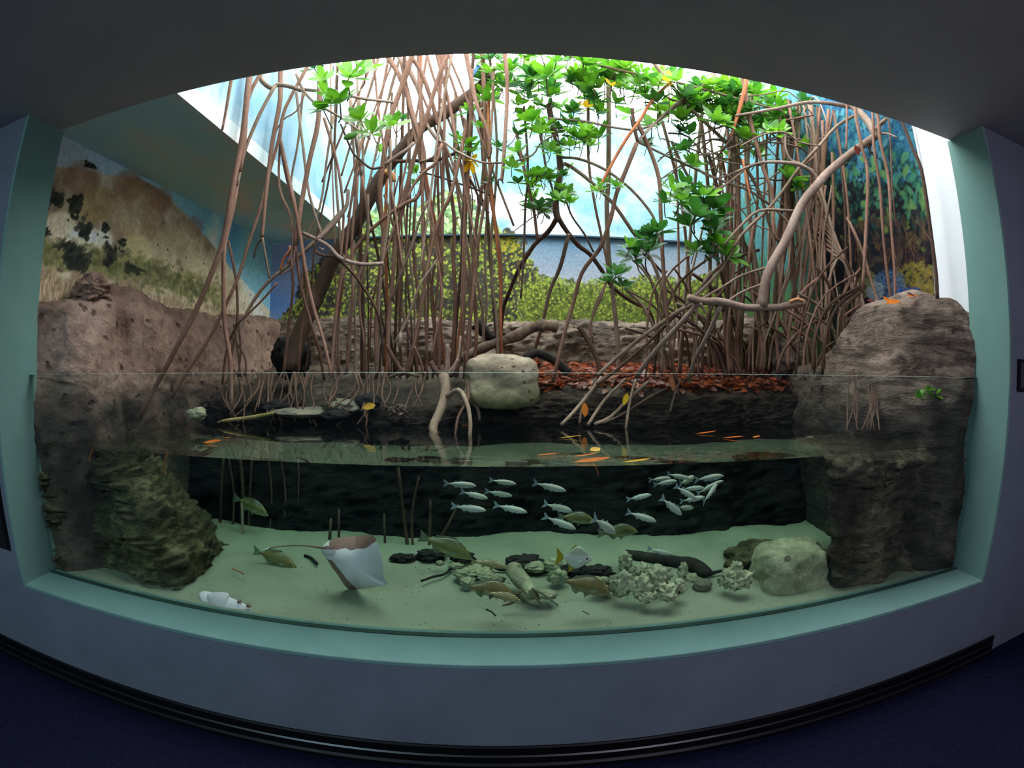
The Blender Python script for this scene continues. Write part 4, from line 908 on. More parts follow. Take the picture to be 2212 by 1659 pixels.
fa('splinter', path3([(1705, 652), (1722, 646), (1734, 650)], 2.68, 7, 8), M_cut, 7); fa('splinter', path3([(1718, 662), (1722, 672), (1737, 684)], 2.68, 8, 2), M_rootd, 6)
fa('leg', path3([(1508, 655), (1468, 701), (1428, 744), (1394, 785), (1375, 815)], (2.7, 3.15), 12, 11), M_pale, 9)
fa('leg', path3([(1557, 662), (1531, 718), (1504, 771), (1486, 820)], (2.7, 3.1), 11, 9), M_pale, 9)
fa('stub', path3([(1512, 655), (1520, 668), (1526, 680)], 2.68, 8, 3), M_pale, 6)
fa('stub', path3([(1652, 668), (1658, 682), (1650, 700), (1636, 706)], 2.72, 5, 4), M_rootd, 6)
# --- G. aerial roots hanging free at the right end, before the foliage mural
def hang(label, pts, D, w, w2, m, fork=None):
    p3 = path3(pts, D, w, w2, .5); T = Tree('aerial_root', label, 'root', p3[-1][:3], 'aerial roots hanging before the foliage mural')
    T.add('stem', p3, m, 8)
    if fork: T.add('fork', path3(fork, D if isinstance(D, (int, float)) else D[1], w2 * .7, 2), m, 6)
    return T
hang('hanging brown root with a split tip, nearest the thicket, below the pale limb', [(1846, 225), (1849, 252), (1862, 320), (1874, 371), (1870, 510), (1863, 625)], 2.45, 8, 8, M_root, [(1868, 585), (1875, 600), (1877, 594)])
hang('hanging root whose tip bends over the orange leaves on the mound', [(1885, 240), (1887, 311), (1900, 400), (1908, 510), (1917, 594), (1926, 655)], 2.4, 7, 7, M_root)
hang('hanging root curving to meet its neighbour on top of the mound', [(1895, 245), (1902, 307), (1919, 383), (1925, 489), (1933, 594), (1932, 649), (1923, 668)], 2.35, 8, 6, M_root)
hang('rightmost hanging root, dark, along the white edge of the mural', [(1935, 235), (1946, 257), (1971, 320), (1990, 366), (2009, 489), (2022, 594), (2025, 645)], 2.15, 8, 9, M_rootd)
hang('thinnest hanging root, ending level with the middle of the mural', [(1915, 240), (1921, 270), (1927, 404), (1935, 489)], 2.4, 4, 3, M_root)
hang('short thin root stub hanging under the arch beside the pale limb', [(1828, 215), (1829, 270), (1828, 324)], 2.5, 5, 5, M_root)

# ------------------------------------------------------------------ foliage
for px, py, D, s, n, m in [(752, 172, 2.75, 46, 8, M_leaf), (735, 225, 2.8, 44, 12, M_leaf), (700, 240, 2.85, 36, 7, M_leaf), (780, 262, 2.9, 34, 7, None), (805, 290, 2.9, 32, 7, M_leaf), (850, 275, 2.95, 30, 6, M_leaf), (700, 205, 2.85, 30, 6, None), (790, 155, 2.9, 36, 5, M_leaf), (680, 150, 3.1, 26, 6, None), (720, 130, 3.1, 28, 7, None), (770, 130, 3.1, 30, 7, None), (700, 175, 2.9, 30, 5, M_leaf)]:
    rosette(A, px, py, D, s, n, m, (0, -.5, .9))
f_ = P(757, 294, 2.85)   # the green propagule
me = blob('fruit', (0, 0, 0), (.045, .022, .022), 3, .03, 2, 3, None); o = link('fruit', me, leaf_mat('green_fruit', (96, 150, 60), (120, 170, 80)), A.o, f_ - Vector(A.loc)); o.rotation_euler = (0, -.3, 0)
for px, py, D, s, n in [(1005, 315, 3.3, 26, 8), (1020, 330, 3.3, 26, 8), (1000, 345, 3.35, 24, 7), (900, 375, 3.7, 22, 7), (895, 400, 3.7, 20, 6), (870, 260, 3.6, 24, 6), (820, 330, 3.7, 20, 6), (985, 300, 3.4, 20, 5), (1050, 220, 3.3, 26, 7), (1085, 190, 3.2, 30, 9), (1060, 130, 3.4, 28, 7), (1140, 215, 3.2, 22, 6)]:
    rosette(B, px, py, D, s, n)
o = rosette(B, 1018, 345, 3.3, 22, 3, M_leafy, (0, 0, -1)); o['label'] = 'yellowed leaves'
# the Y tree: clusters along its twigs
for k in range(64):
    px = rr.gauss(1185, 62); py = rr.uniform(120, 470)
    if py > 400 and abs(px - 1220) > 90: continue
    if 1280 > px > 1225 and 380 < py: continue
    rosette(Cc, px, py, rr.uniform(3.0, 3.7), rr.uniform(18, 27) if py > 200 else rr.uniform(24, 36), rr.randint(6, 9))
for px, py, s in [(1180, 170, 40), (1260, 140, 42), (1150, 265, 34), (1165, 290, 30), (1120, 330, 26), (1105, 365, 26), (1150, 400, 22), (1160, 380, 24), (1205, 430, 24), (1230, 440, 22), (1290, 415, 20), (1330, 405, 20), (1245, 300, 28), (1265, 290, 28), (1190, 330, 26)]:
    rosette(Cc, px, py, 2.95, s, 8, M_leaf)
# crown over the thicket
for k in range(95):
    px = rr.uniform(1250, 1740); lo = 120 + max(0, px - 1250) * .21; py = lo + rr.random() ** 1.5 * 190
    if 1300 < px < 1420 and 190 < py < 245: continue
    if k % 3 == 0 and py > lo + 120: continue
    rosette(Dd, px, py, rr.uniform(3.0, 3.8), rr.uniform(20, 34), rr.randint(6, 9), rr.choice([M_leaf, M_leaf, M_leafd]))
for px, py, s, m in [(1450, 185, 30, M_leafy), (1322, 188, 20, M_leafy), (1262, 232, 16, M_leafy)]:
    rosette(Dd, px, py, 3.0, s, 2, m)['label'] = 'yellow leaves'
for k in range(60):
    px = rr.uniform(1230, 1690); lo = 125 + max(0, px - 1250) * .21; py = lo + rr.random() * 80
    rosette(Ff2, px, py, rr.uniform(2.9, 3.3), rr.uniform(22, 34), rr.randint(7, 10), rr.choice([M_leaf, M_leaf, M_leafd]))
for k in range(34):
    px = rr.uniform(1020, 1330); py = rr.uniform(105, 260)
    rosette(Ff2, px, py, rr.uniform(3.0, 3.8), rr.uniform(20, 32), rr.randint(6, 9))
# sprays in front of the thicket, low
for px, py, s, n in [(1500, 468, 46, 9), (1490, 490, 40, 7), (1540, 455, 44, 8), (1470, 435, 36, 8), (1450, 410, 30, 7), (1480, 405, 30, 6), (1520, 425, 34, 6), (1435, 440, 30, 7), (1418, 505, 34, 9), (1395, 545, 38, 9), (1372, 560, 34, 8), (1400, 520, 30, 8), (1360, 535, 26, 6), (1330, 595, 30, 8), (1318, 610, 28, 7), (1550, 530, 36, 9), (1570, 555, 34, 9), (1555, 480, 34, 7), (1500, 545, 28, 7), (1525, 550, 30, 8), (1345, 620, 22, 6), (1545, 500, 32, 7)]:
    rosette(Ee, px, py, rr.uniform(2.75, 3.0), s, n, rr.choice([M_leaf, M_leafd, M_leafd]))
# a dead dark-red leaf caught on the pale limb
V = []; F = []; c = P(1843, 325, 2.52); leaf_geo(V, F, Vector((0, 0, 0)), Vector((.2, 0, -1)), Vector((0, -1, 0)), .075, .026, 0)
tag(link('dead_leaf', raw('leaf', V, F, True), M_leafr, None, c + Vector((0, -.03, .03))), 'dark red dead leaf caught on the pale bare limb', 'leaf')
c = P(1030, 148, 3.2); b = MB().box(-.012, .012, -.005, .005, -.03, .03)
ct = thing('cable_tie', 'small blue tie wrapped on a branch under the top of the arch', 'tie', c)
link('band', b.me('band'), mat_noise('blue_plastic', [(20, 90, 190), (30, 110, 210)], 5, .4, .4, 10, 0), ct).rotation_euler = (0, .5, 0)
link('tail', MB().box(-.004, .004, -.003, .003, -.07, -.02).me('tail'), bpy.data.materials['blue_plastic'], ct).rotation_euler = (0, .4, 0)
# ------------------------------------------------------------------ fish
def fish_mat(name, back, side, belly, stripes=None, spots=False, rough=.35):
    t = NT(name); co = t.n.new('ShaderNodeTexCoord'); sp = t.n.new('ShaderNodeSeparateXYZ'); t.link(co, 'Object', sp, 0)
    mr = t.n.new('ShaderNodeMapRange'); t.link(sp, 'Z', mr, 0); mr.inputs[1].default_value = -.16; mr.inputs[2].default_value = .16
    rp = t.ramp(mr, 0, [(.1, L4(belly)), (.42, L4(side)), (.7, L4(side)), (.95, L4(back))]); col = rp
    m = t.coord('Object'); nz = t.noise(m, 40, 3, .6); r2 = t.ramp(nz, 'Fac', [(.35, (.82,) * 3 + (1,)), (.6, (1, 1, 1, 1))]); col = t.mixc(col, r2, 1.0, 'MULTIPLY')
    if stripes:
        w = t.n.new('ShaderNodeTexWave'); w.wave_type = 'BANDS'; w.bands_direction = 'Z'; w.inputs['Scale'].default_value = stripes[0]; w.inputs['Distortion'].default_value = 1.2; w.inputs['Detail Scale'].default_value = .6; t.link(m, 0, w, 0)
        rs = t.ramp(w, 'Fac', [(.60, (1, 1, 1, 1)), (.75, (.16, .14, .1, 1))]); col = t.mixc(col, rs, .9, 'MULTIPLY')
    t.bsdf(col, rough, .5); return t.m
def fin_mat(name, c):
    t = NT(name); co = t.coord('Object', (3, 1, 22)); nz = t.noise(co, 3, 2); rp = t.ramp(nz, 'Fac', [(.3, L4(tuple(int(x * .8) for x in c))), (.7, L4(c))]); t.bsdf(rp, .5, .3); return t.m
M_eye = mat_noise('fish_eye', [(10, 12, 12), (16, 18, 18)], 5, .15, .6, 10, 0)
def loft(secs, n=14):       # (x, z centre, half height up, half height down, half width)
    V = []; F = []
    for x, zc, hu, hd, w in secs:
        for k in range(n):
            a = 2 * PI * k / n; s_, c_ = math.sin(a), math.cos(a)
            V.append((x, c_ * w * (1 - .25 * abs(s_)), zc + (hu if s_ > 0 else hd) * s_))
    for i in range(len(secs) - 1):
        for k in range(n): F.append((i * n + k, (i + 1) * n + k, (i + 1) * n + (k + 1) % n, i * n + (k + 1) % n))
    F.append(tuple(range(n))); F.append(tuple(range((len(secs) - 1) * n, len(secs) * n))[::-1]); return V, F
def fin(outline, th=.004):  # closed outline in x,z with thickness
    n = len(outline); V = [(x, -th, z) for x, z in outline] + [(x, th, z) for x, z in outline]
    F = [tuple(range(n)), tuple(range(n, 2 * n))[::-1]] + [(i, i + n, (i + 1) % n + n, (i + 1) % n) for i in range(n)]; return V, F
def make_fish(kind, body, tail, fins, mb, mf, eye, ez=.0, mt=None):
    """One fish, unit length, head towards +x. Returns a builder that places a copy."""
    V, F = loft(body); proto = {'body': (raw('body', V, F, True), mb), 'tail_fin': (raw('tail_fin', *fin(tail)), mt or mf)}
    fl = [('dorsal_fin', fins[0]), ('anal_fin', fins[1]), ('pelvic_fin', fins[2])]
    for nme, ol in fl:
        if ol: proto[nme] = (raw(nme, *fin(ol)), mf)
    out = []
    for nme, (me, m) in proto.items(): me.materials.append(m); out.append((nme, me))
    ew = eye[2]; me = bpy.data.meshes.new('eye'); bm = bmesh.new(); bmesh.ops.create_icosphere(bm, subdivisions=2, radius=eye[1]); bm.to_mesh(me); bm.free(); me.materials.append(M_eye)
    pf = None
    V = []; F = []; leaf_geo(V, F, Vector((0, 0, 0)), Vector((-1, 0, -.35)), Vector((0, -1, .2)), .13, .035, 0); mp_ = raw('pectoral_fin', V, F, True); mp_.materials.append(mb if kind == 'moonfish' else mf)
    protos = []
    for nme, m_ in out:
        protos.append((nme, m_, (0, 0, 0)))
    for sgn in (-1, 1):
        protos.append(('eye', me, (eye[0], sgn * ew, ez))); protos.append(('pectoral_fin', mp_, (eye[0] - .13, sgn * (ew + .012), -.03)))
    first = {}
    def place(tail_px, head_px, D, label, group, scale=1.0, dd=0.0, roll=0.0):
        a = P(*tail_px, D - dd); b = P(*head_px, D + dd); x = b - a; L = x.length * scale; x.normalize()
        z = Vector((0, 0, 1)); y = z.cross(x).normalized(); z = x.cross(y).normalized(); M = Matrix((x, y, z)).transposed() @ Matrix.Rotation(roll, 3, 'X')
        T = thing(kind, label, 'fish', (a + b) / 2, group); T.rotation_euler = M.to_euler(); T.scale = (L, L, L)
        for k, (nme, m_, loc) in enumerate(protos):
            if k in first: o = first[k].copy(); COL.objects.link(o)
            else: o = bpy.data.objects.new(nme, m_); COL.objects.link(o); first[k] = o
            o.parent = T; o.location = loc
        return T
    return place
body_s = [(-.36, 0, .022, .022, .012), (-.28, 0, .030, .034, .02), (-.15, 0, .062, .07, .038), (0, .0, .088, .098, .055), (.15, 0, .098, .105, .062), (.3, -.002, .09, .09, .058), (.4, -.008, .066, .062, .045), (.46, -.014, .042, .036, .03), (.5, -.02, .014, .012, .012)]
tail_s = [(-.33, .018), (-.42, .075), (-.52, .135), (-.50, .05), (-.455, .0), (-.50, -.05), (-.52, -.125), (-.42, -.07), (-.33, -.018)]
M_silver = fish_mat('silver_scales', (104, 112, 84), (184, 188, 168), (214, 214, 200)); M_sfin = fin_mat('pale_fin', (150, 172, 172))
mullet = make_fish('silver_fish', body_s, tail_s, ([(.10, .09), (.03, .135), (.0, .10), (-.10, .075), (-.14, .105), (-.20, .055), (-.1, .06)], [(-.06, -.085), (-.13, -.125), (-.18, -.07), (-.2, -.05)], [(.14, -.09), (.05, -.14), (.04, -.095)]), M_silver, M_sfin, (.40, .013, .042), .005)
SG = 'school of silver fish in mid water'
for tpx, hpx, D, lab, dd in [
    ((959, 1044), (1029, 1049), 2.2, 'silver fish swimming level at the upper left end of the school', 0),
    ((995, 1062), (1054, 1076), 2.25, 'silver fish just under and right of the upper left fish of the school', .02),
    ((975, 1093), (1050, 1102), 2.2, 'silver fish swimming level at the lower left end of the school', 0),
    ((1057, 1037), (1115, 1045), 2.3, 'silver fish highest in the left half of the school', 0),
    ((1048, 1061), (1107, 1071), 2.3, 'silver fish between the highest one and the fin-raised one below it', 0),
    ((1067, 1091), (1139, 1106), 2.2, 'silver fish with raised back fins, below two level ones, left half', 0),
    ((1152, 1043), (1223, 1060), 2.2, 'lone silver fish heading right and down beneath the water line at mid window', 0),
    ((1174, 1088), (1236, 1104), 2.2, 'silver fish just above and left of the upper grey snapper', .03),
    ((1174, 1115), (1244, 1142), 2.18, 'silver fish pitched down, crossing in front of the upper grey snapper', 0),
    ((1281, 1119), (1330, 1151), 2.12, 'steeply pitched silver fish nosing in front of the lower grey snapper', .06),
    ((1354, 1079), (1407, 1068), 2.25, 'silver fish tilted slightly upward, alone left of the tight cluster', 0),
    ((1354, 1106), (1418, 1126), 2.2, 'silver fish with spread tail, pitched down below the upward tilted one', 0),
    ((1428, 1075), (1473, 1112), 2.15, 'steeply diving silver fish at the lower edge of the tight cluster', .02),
    ((1462, 1096), (1498, 1097), 2.3, 'reddish sided small fish half hidden behind the diving one', .03),
    ((1402, 1037), (1449, 1032), 2.25, 'silver fish at the left tip of the tight cluster, upper of two', 0),
    ((1412, 1047), (1462, 1038), 2.2, 'silver fish at the left tip of the tight cluster, lower of two', 0),
    ((1441, 1024), (1491, 1034), 2.22, 'silver fish at the top of the tight cluster, nose down', 0),
    ((1468, 1046), (1500, 1029), 2.32, 'silver fish behind the topmost one of the cluster, nose up', .06),
    ((1501, 1037), (1563, 1027), 2.15, 'silver fish at the upper right tip of the tight cluster', 0),
    ((1473, 1056), (1521, 1053), 2.25, 'silver fish level in the middle of the tight cluster', 0),
    ((1458, 1050), (1504, 1077), 2.14, 'silver fish diving across the front of the tight cluster', 0),
    ((1469, 1083), (1523, 1073), 2.2, 'silver fish at the bottom of the cluster, tail to the lower left', 0),
    ((1506, 1066), (1546, 1044), 2.25, 'silver fish climbing to the upper right inside the cluster', 0),
    ((1519, 1086), (1549, 1045), 2.18, 'thin silver fish climbing steeply at the right edge of the cluster', .05),
    ((1528, 1050), (1563, 1038), 2.3, 'silver fish just under the one at the upper right tip', 0),
    ((1399, 1185), (1451, 1197), 2.12, 'single silver fish low over the dark sunken log', 0)]:
    mullet(tpx, hpx, D, lab, SG, 1.0, dd)
# deep bodied grey green snappers
body_g = [(-.36, .01, .035, .035, .014), (-.3, .01, .045, .05, .022), (-.2, .01, .09, .095, .04), (-.05, .01, .15, .15, .06), (.1, .005, .185, .165, .07), (.22, -.01, .18, .15, .07), (.33, -.03, .14, .115, .06), (.42, -.055, .09, .07, .045), (.5, -.08, .025, .022, .02)]
tail_g = [(-.33, .04), (-.44, .10), (-.53, .14), (-.49, .02), (-.53, -.10), (-.44, -.075), (-.33, -.03)]
fins_g = ([(.2, .16), (.12, .215), (.0, .20), (-.12, .17), (-.22, .15), (-.27, .07), (-.1, .13)], [(-.05, -.13), (-.12, -.20), (-.2, -.15), (-.26, -.05)], [(.15, -.15), (.05, -.24), (.02, -.15)])
M_olive = fish_mat('olive_scales', (70, 72, 44), (112, 108, 62), (160, 160, 116)); M_ofin = fin_mat('olive_fin', (112, 118, 92))
M_amber = fish_mat('amber_scales', (96, 86, 42), (122, 110, 64), (140, 134, 96)); M_afin = fin_mat('grey_green_fin', (124, 138, 104))
snap = make_fish('snapper', body_g, tail_g, fins_g, M_olive, M_ofin, (.36, .014, .055), .0)
amb = make_fish('snapper', body_g, tail_g, fins_g, M_amber, M_afin, (.36, .014, .055), .0)
GG = 'deep bodied snappers'
snap((506, 1076), (580, 1108), 2.75, 'dim dark snapper pitched down before the shaded roots, left', GG)
amb((549, 1190), (643, 1222), 2.35, 'brown yellow snapper below the tail of the white bellied ray', GG)
snap((907, 1160), (1020, 1199), 2.4, 'large olive snapper with yellow belly nosing down, right of the ray', GG)
snap((847, 1126), (884, 1136), 2.9, 'faint small green fish far back in the dark water', GG)
amb((998, 1267), (1110, 1276), 1.97, 'amber snapper low over the sand before the pale stones', GG)
amb((1206, 1253), (1320, 1275), 1.97, 'amber snapper low over the sand left of the coral rubble', GG)
snap((1206, 1117), (1284, 1121), 2.45, 'grey snapper behind the diving silver fish, upper of the pair', GG)
snap((1293, 1154), (1377, 1142), 2.4, 'grey snapper with bright belly, lower of the pair in mid water', GG)
# lined grunts
M_line = fish_mat('lined_scales', (104, 96, 52), (186, 176, 118), (188, 184, 146), (7,)); M_lfin = fin_mat('straw_fin', (150, 146, 100))
body_l = [(x, z, u * .72, d * .72, w * .9) for x, z, u, d, w in body_g]
grunt = make_fish('striped_fish', body_l, [(x, z * .75) for x, z in tail_g], ([(.2, .115), (.08, .15), (-.1, .12), (-.25, .06), (-.1, .09)], [(-.1, -.09), (-.16, -.14), (-.24, -.05)], [(.14, -.11), (.05, -.17), (.03, -.1)]), M_line, M_lfin, (.37, .012, .05), .0)
grunt((1018, 1213), (1094, 1222), 2.08, 'pale fish with dark lengthwise stripes over the stones', 'striped fish', 1, 0)
grunt((1046, 1279), (1128, 1296), 1.92, 'striped fish in front of the belly of the amber snapper', 'striped fish', 1, 0)
# silver moonfish with yellow fins
body_m = [(-.30, .02, .03, .03, .012), (-.22, .02, .07, .07, .02), (-.1, .02, .21, .22, .035), (.04, .02, .31, .31, .045), (.16, .0, .30, .27, .05), (.28, -.01, .22, .18, .045), (.38, -.015, .14, .11, .035), (.46, -.02, .07, .05, .022), (.5, -.02, .02, .015, .01)]
t = fish_mat('moon_silver', (170, 178, 150), (204, 208, 188), (196, 204, 186)); M_yfin = fin_mat('yellow_fin', (176, 156, 40))
body_m = [(x, z, u * 1.12, d * 1.12, w) for x, z, u, d, w in body_m]
moon = make_fish('moonfish', body_m, [(-.27, .04), (-.4, .20), (-.5, .29), (-.46, .03), (-.50, -.24), (-.4, -.16), (-.27, -.02)], ([(.12, .31), (.02, .40), (-.06, .33), (-.14, .22), (-.22, .1), (-.05, .22)], [(.06, -.26), (-.10, -.42), (-.12, -.25), (-.22, -.06), (-.05, -.2)], None), t, M_yfin, (.34, .03, .035), .01)
moon((1200, 1204), (1280, 1207), 2.03, 'pale diamond shaped fish with yellow tail and dorsal fin', None)
# three dark fish glimpsed under the surface from above
M_dim = fish_mat('dusky_scales', (44, 54, 44), (70, 84, 70), (100, 110, 96)); dusk = make_fish('dusky_fish', body_s, tail_s, ([(.10, .09), (.03, .12), (-.14, .08), (-.1, .06)], None, None), M_dim, fin_mat('dusky_fin', (56, 68, 60)), (.40, .011, .040), .005)

# ------------------------------------------------------------------ stingrays
M_white_belly = mat_noise('white_ray_belly', [(196, 186, 184), (222, 214, 212)], 3, .45, .4, 40, .1)
M_ray_back = mat_noise('brown_ray_back', [(112, 84, 74), (140, 106, 96)], 4, .5, .3, 40, .2)
def ray_body(name, outline, D, centre, thick, edge_brown, dep=None, origin=None):
    C0 = P(*centre, D); n = len(outline); O = Vector(origin); pts = []
    m = 14; ol = []
    for i in range(n):
        p0, p1, p2, p3 = (np.array(outline[(i + k) % n], float) for k in (-1, 0, 1, 2))
        for k in range(m):
            t_ = k / m; ol.append(.5 * (2 * p1 + (p2 - p0) * t_ + (2 * p0 - 5 * p1 + 4 * p2 - p3) * t_ ** 2 + (3 * p1 - p0 - 3 * p2 + p3) * t_ ** 3))
    N = len(ol); R = 30; V = []; F = []; mi = []
    for sgn in (-1, 1):
        for r in range(R + 1):
            f = r / R
            for i in range(N):
                px, py = ol[i]; dd = (dep(px, py) if dep else 0) * f ** 2
                q = C0.lerp(P(px, py, D + dd), f) + Vector((0, sgn * thick * (1 - f ** 2) ** .8, 0)); V.append(tuple(q - O))
    for s_ in range(2):
        b0 = s_ * (R + 1) * N
        for r in range(R):
            for i in range(N):
                q = (b0 + r * N + i, b0 + (r + 1) * N + i, b0 + (r + 1) * N + (i + 1) % N, b0 + r * N + (i + 1) % N)
                F.append(q if s_ == 0 else q[::-1]); cpx = np.array(centre) * (1 - (r + .5) / R) + ol[i] * (r + .5) / R
                mi.append(1 if (s_ == 1 or edge_brown(cpx[0], cpx[1], (r + .5) / R)) else 0)
    me = raw(name, V, F, True); me.polygons.foreach_set('material_index', mi); return me
org = P(765, 1215, 2.1)
R1 = thing('stingray', 'large stingray showing its white belly, banking above the sand', 'ray', org)
ol = [(694, 1187), (700, 1177), (712, 1168), (740, 1161), (775, 1157), (800, 1155), (809, 1160), (820, 1186), (827, 1222), (829, 1245), (837, 1263), (826, 1265), (800, 1269), (775, 1273), (758, 1274), (745, 1266), (730, 1243), (716, 1224), (706, 1208), (697, 1197)]
eb = lambda x, y, f: (y < 1182 - max(0, x - 780) * .35 + 2 * math.sin(x * .2) and 712 < x < 812) or (x < 770 and y > 1207 and y > 1190 + (x - 706) * 1.20 and f > .6)
me = ray_body('body', ol, 2.1, (765, 1213), .035, eb, lambda x, y: .06 - .16 * min(1, max(0, (x - 770) / 60)) + .05 * math.sin(y * .03), org)
link('body', me, [M_white_belly, M_ray_back], R1)
tl = path = [tuple(P(px, py, d)) + (w * .0012,) for px, py, d, w in [(706, 1184, 2.1, 7), (690, 1183, 2.12, 5), (670, 1180, 2.15, 3.6), (640, 1178, 2.2, 3), (600, 1181, 2.25, 2.6), (580, 1185, 2.28, 2.4)]]
V, F = tube(smooth_path(tl, 4), 8, org); link('tail', raw('tail', V, F, True), M_ray_back, R1)
tl = [tuple(P(px, py, d)) + (w * .0012,) for px, py, d, w in [(581, 1184, 2.28, 3), (570, 1188, 2.29, 2.6), (557, 1192, 2.3, 1)]]
V, F = tube(tl, 8, org); link('tail_tip', raw('tail_tip', V, F, True), M_white_belly, R1)['label'] = 'white tail tip'
me = ray_body('pelvic_fin', [(702, 1180), (718, 1182), (722, 1196), (712, 1200), (698, 1192)], 2.07, (710, 1189), .008, lambda x, y, f: y < 1186, None, org); link('pelvic_fin', me, [M_white_belly, M_ray_back], R1)
V, F = tube([tuple(P(800, 1247, 2.075)) + (.003,), tuple(P(815, 1256, 2.075)) + (.003,)], 6, org); link('mouth', raw('mouth', V, F, True), M_ray_back, R1)
c = P(480, 1312, 1.95)
R2 = thing('stingray', 'pale stingray close to the glass at the sill, its brown eyes raised', 'ray', c)
me = blob('body', (0, 0, 0), (.135, .05, .045), 1, .05, 1.5, 4); o = link('body', me, M_white_belly, R2); o.rotation_euler = (0, .42, 0)
wing = ray_body('wing', [(447, 1290), (450, 1282), (470, 1279), (492, 1281), (498, 1290), (520, 1300), (545, 1318), (540, 1345), (450, 1335)], 1.92, (487, 1312), .03, lambda x, y, f: (y < 1270 + (x - 447) * .38 and f > .75 and x > 500), None, c); link('wing', wing, [M_white_belly, M_ray_back], R2)
for ex, ey in ((517, 1299), (537, 1308)):
    q = P(ex, ey, 1.915) - c; e = link('eye', blob('eye', (0, 0, 0), (.011, .011, .010), 2, .1, 2, 3), M_ray_back, R2, q); link('pupil', blob('pupil', (0, 0, 0), (.005, .004, .005), 2, 0, 2, 2), M_eye, e, (0, -.009, .002))

# ------------------------------------------------------------------ rocks and wood
def on(px, py, z): return PZ(px, py, z)
def stone(px, py, w, h, D, label, mat=M_stone, amp=.22, sq=0, cat='stone', name='stone', freq=1.6, sub=4, depth=None, rot=0, group=None, dz=0):
    c = P(px, py, D); k = (c - EYE).length / FPX; r = (w * .5 * k, (depth or w * .42) * k, h * .5 * k)
    return rock(name, label, cat, c + Vector((0, r[1] * .6, dz)), r, mat, group, seed=px * .37, amp=amp, freq=freq, squash=sq, sub=sub, rot=rot)
stone(1083, 826, 160, 118, 3.02, 'pale block of pitted limestone standing at the water edge', M_rockP, .10, .8, 'rock', 'limestone_block', 1.6, 5, 60)
stone(182, 622, 84, 54, PX(182, 640, -2.3).y - .04, 'knobbly reddish stone lying on top of the left rock bank', M_loose, .32, 0, 'rock', 'loose_rock', 2.4, 5)
stone(620, 772, 86, 86, 3.6, 'dark wet rock at the foot of the leaning trunk', M_rockW, .3, 0, 'rock', 'shore_rock')
stone(1720, 770, 90, 90, 3.35, 'grey pitted rock standing in the shade of the thicket', M_rockB, .2, .3, 'rock', 'shore_rock', 1.6, 5)
stone(1600, 740, 120, 60, 4.0, 'brown rock lump behind the fallen stem', M_rockB, .25, 0, 'rock', 'shore_rock')
# driftwood on the bank
W = Tree('driftwood', 'big weathered driftwood log lying across the bank behind the limestone block', 'log', tuple(P(1100, 740, 3.7)))
W.add('log', path3([(995, 775), (1020, 762), (1060, 745), (1110, 728), (1150, 708), (1180, 702), (1205, 706)], 3.7, 22, 30), M_drift, 12, knots=.18)
W.add('log_end', path3([(1028, 700), (1045, 715), (1062, 730), (1085, 725)], 3.9, 28, 20), M_wetwood, 10, knots=.2)
W.add('dark_log', path3([(1135, 775), (1160, 762), (1200, 780), (1228, 806)], 3.6, 20, 24), M_wetwood, 10, knots=.15)  # second log piece, in the darker wood
V, F = tube(smooth_path([tuple(P(px, py, 3.3)) + (w * .0016,) for px, py, w in [(840, 815, 6), (868, 806, 8), (905, 812, 6)]]), 8); tag(link('cut_log', raw('cut_log', V, F, True), M_drift), 'short grey log lying by the water among the straight roots', 'log')
# stones and wood at the water edge, seen through the acrylic
for px, py, w, h, D, lab, m in [(640, 893, 150, 22, 3.0, 'long flat grey slab at the water edge, left', M_stone), (735, 880, 90, 34, 3.08, 'rounded grey boulder at the water edge left of centre', M_stone), (790, 868, 56, 32, 3.1, 'small dark boulder beside the rounded grey one', M_rockW), (720, 898, 60, 22, 2.95, 'dark wet slab just above the water, left of centre', M_rockW), (590, 880, 90, 26, 3.1, 'dark stone under the leaning trunk roots', M_rockW)]:
    stone(px, py, w, h, D, lab, m)
stone(858, 893, 50, 36, 2.8, 'brown ridged shell cluster at the surface', rock_mat('shell_crust', [(40, 32, 28), (84, 66, 54), (150, 130, 110)], 9, 1.0, False, ((1, 1, 1), (0, 0, 0), 14), None, bdist=.03), .5, 0, 'shell cluster', 'shell_cluster', 4)
V, F = tube(smooth_path([tuple(P(px, py, 2.85)) + (w * .0015,) for px, py, w in [(470, 913, 4), (490, 908, 7), (540, 902, 8), (590, 893, 7)]]), 8); tag(link('sunken_branch', raw('b', V, F, True), rock_mat('mossy_yellow_wood', [(120, 104, 60), (160, 140, 90), (110, 120, 50)], 4, .7, False)), 'mossy yellowish branch lying at the water edge, left', 'branch')
stone(420, 895, 44, 26, 2.6, 'pale mossy stone on the dark left bank', M_boulder, .3)
# arched submerged roots below the limestone block
SR = Tree('submerged_root', 'arched grey root stump going into the water left of the limestone block', 'root', tuple(P(960, 880, 3.0)))
SR.add('stem', path3([(958, 812), (962, 850), (950, 890), (935, 925), (948, 960)], (3.1, 2.8), 26, 18), M_root2, 10)
SR.add('arch', path3([(962, 860), (990, 842), (1008, 870), (1016, 910), (1014, 950)], (3.0, 2.7), 12, 9), M_root2, 9)
SR.add('arch', path3([(1008, 822), (1012, 860), (990, 900), (982, 950)], (3.0, 2.7), 8, 6), M_rootd, 8)
SR.add('arch', path3([(1000, 850), (1030, 880), (1036, 908)], 3.0, 9, 7), M_root2, 8)
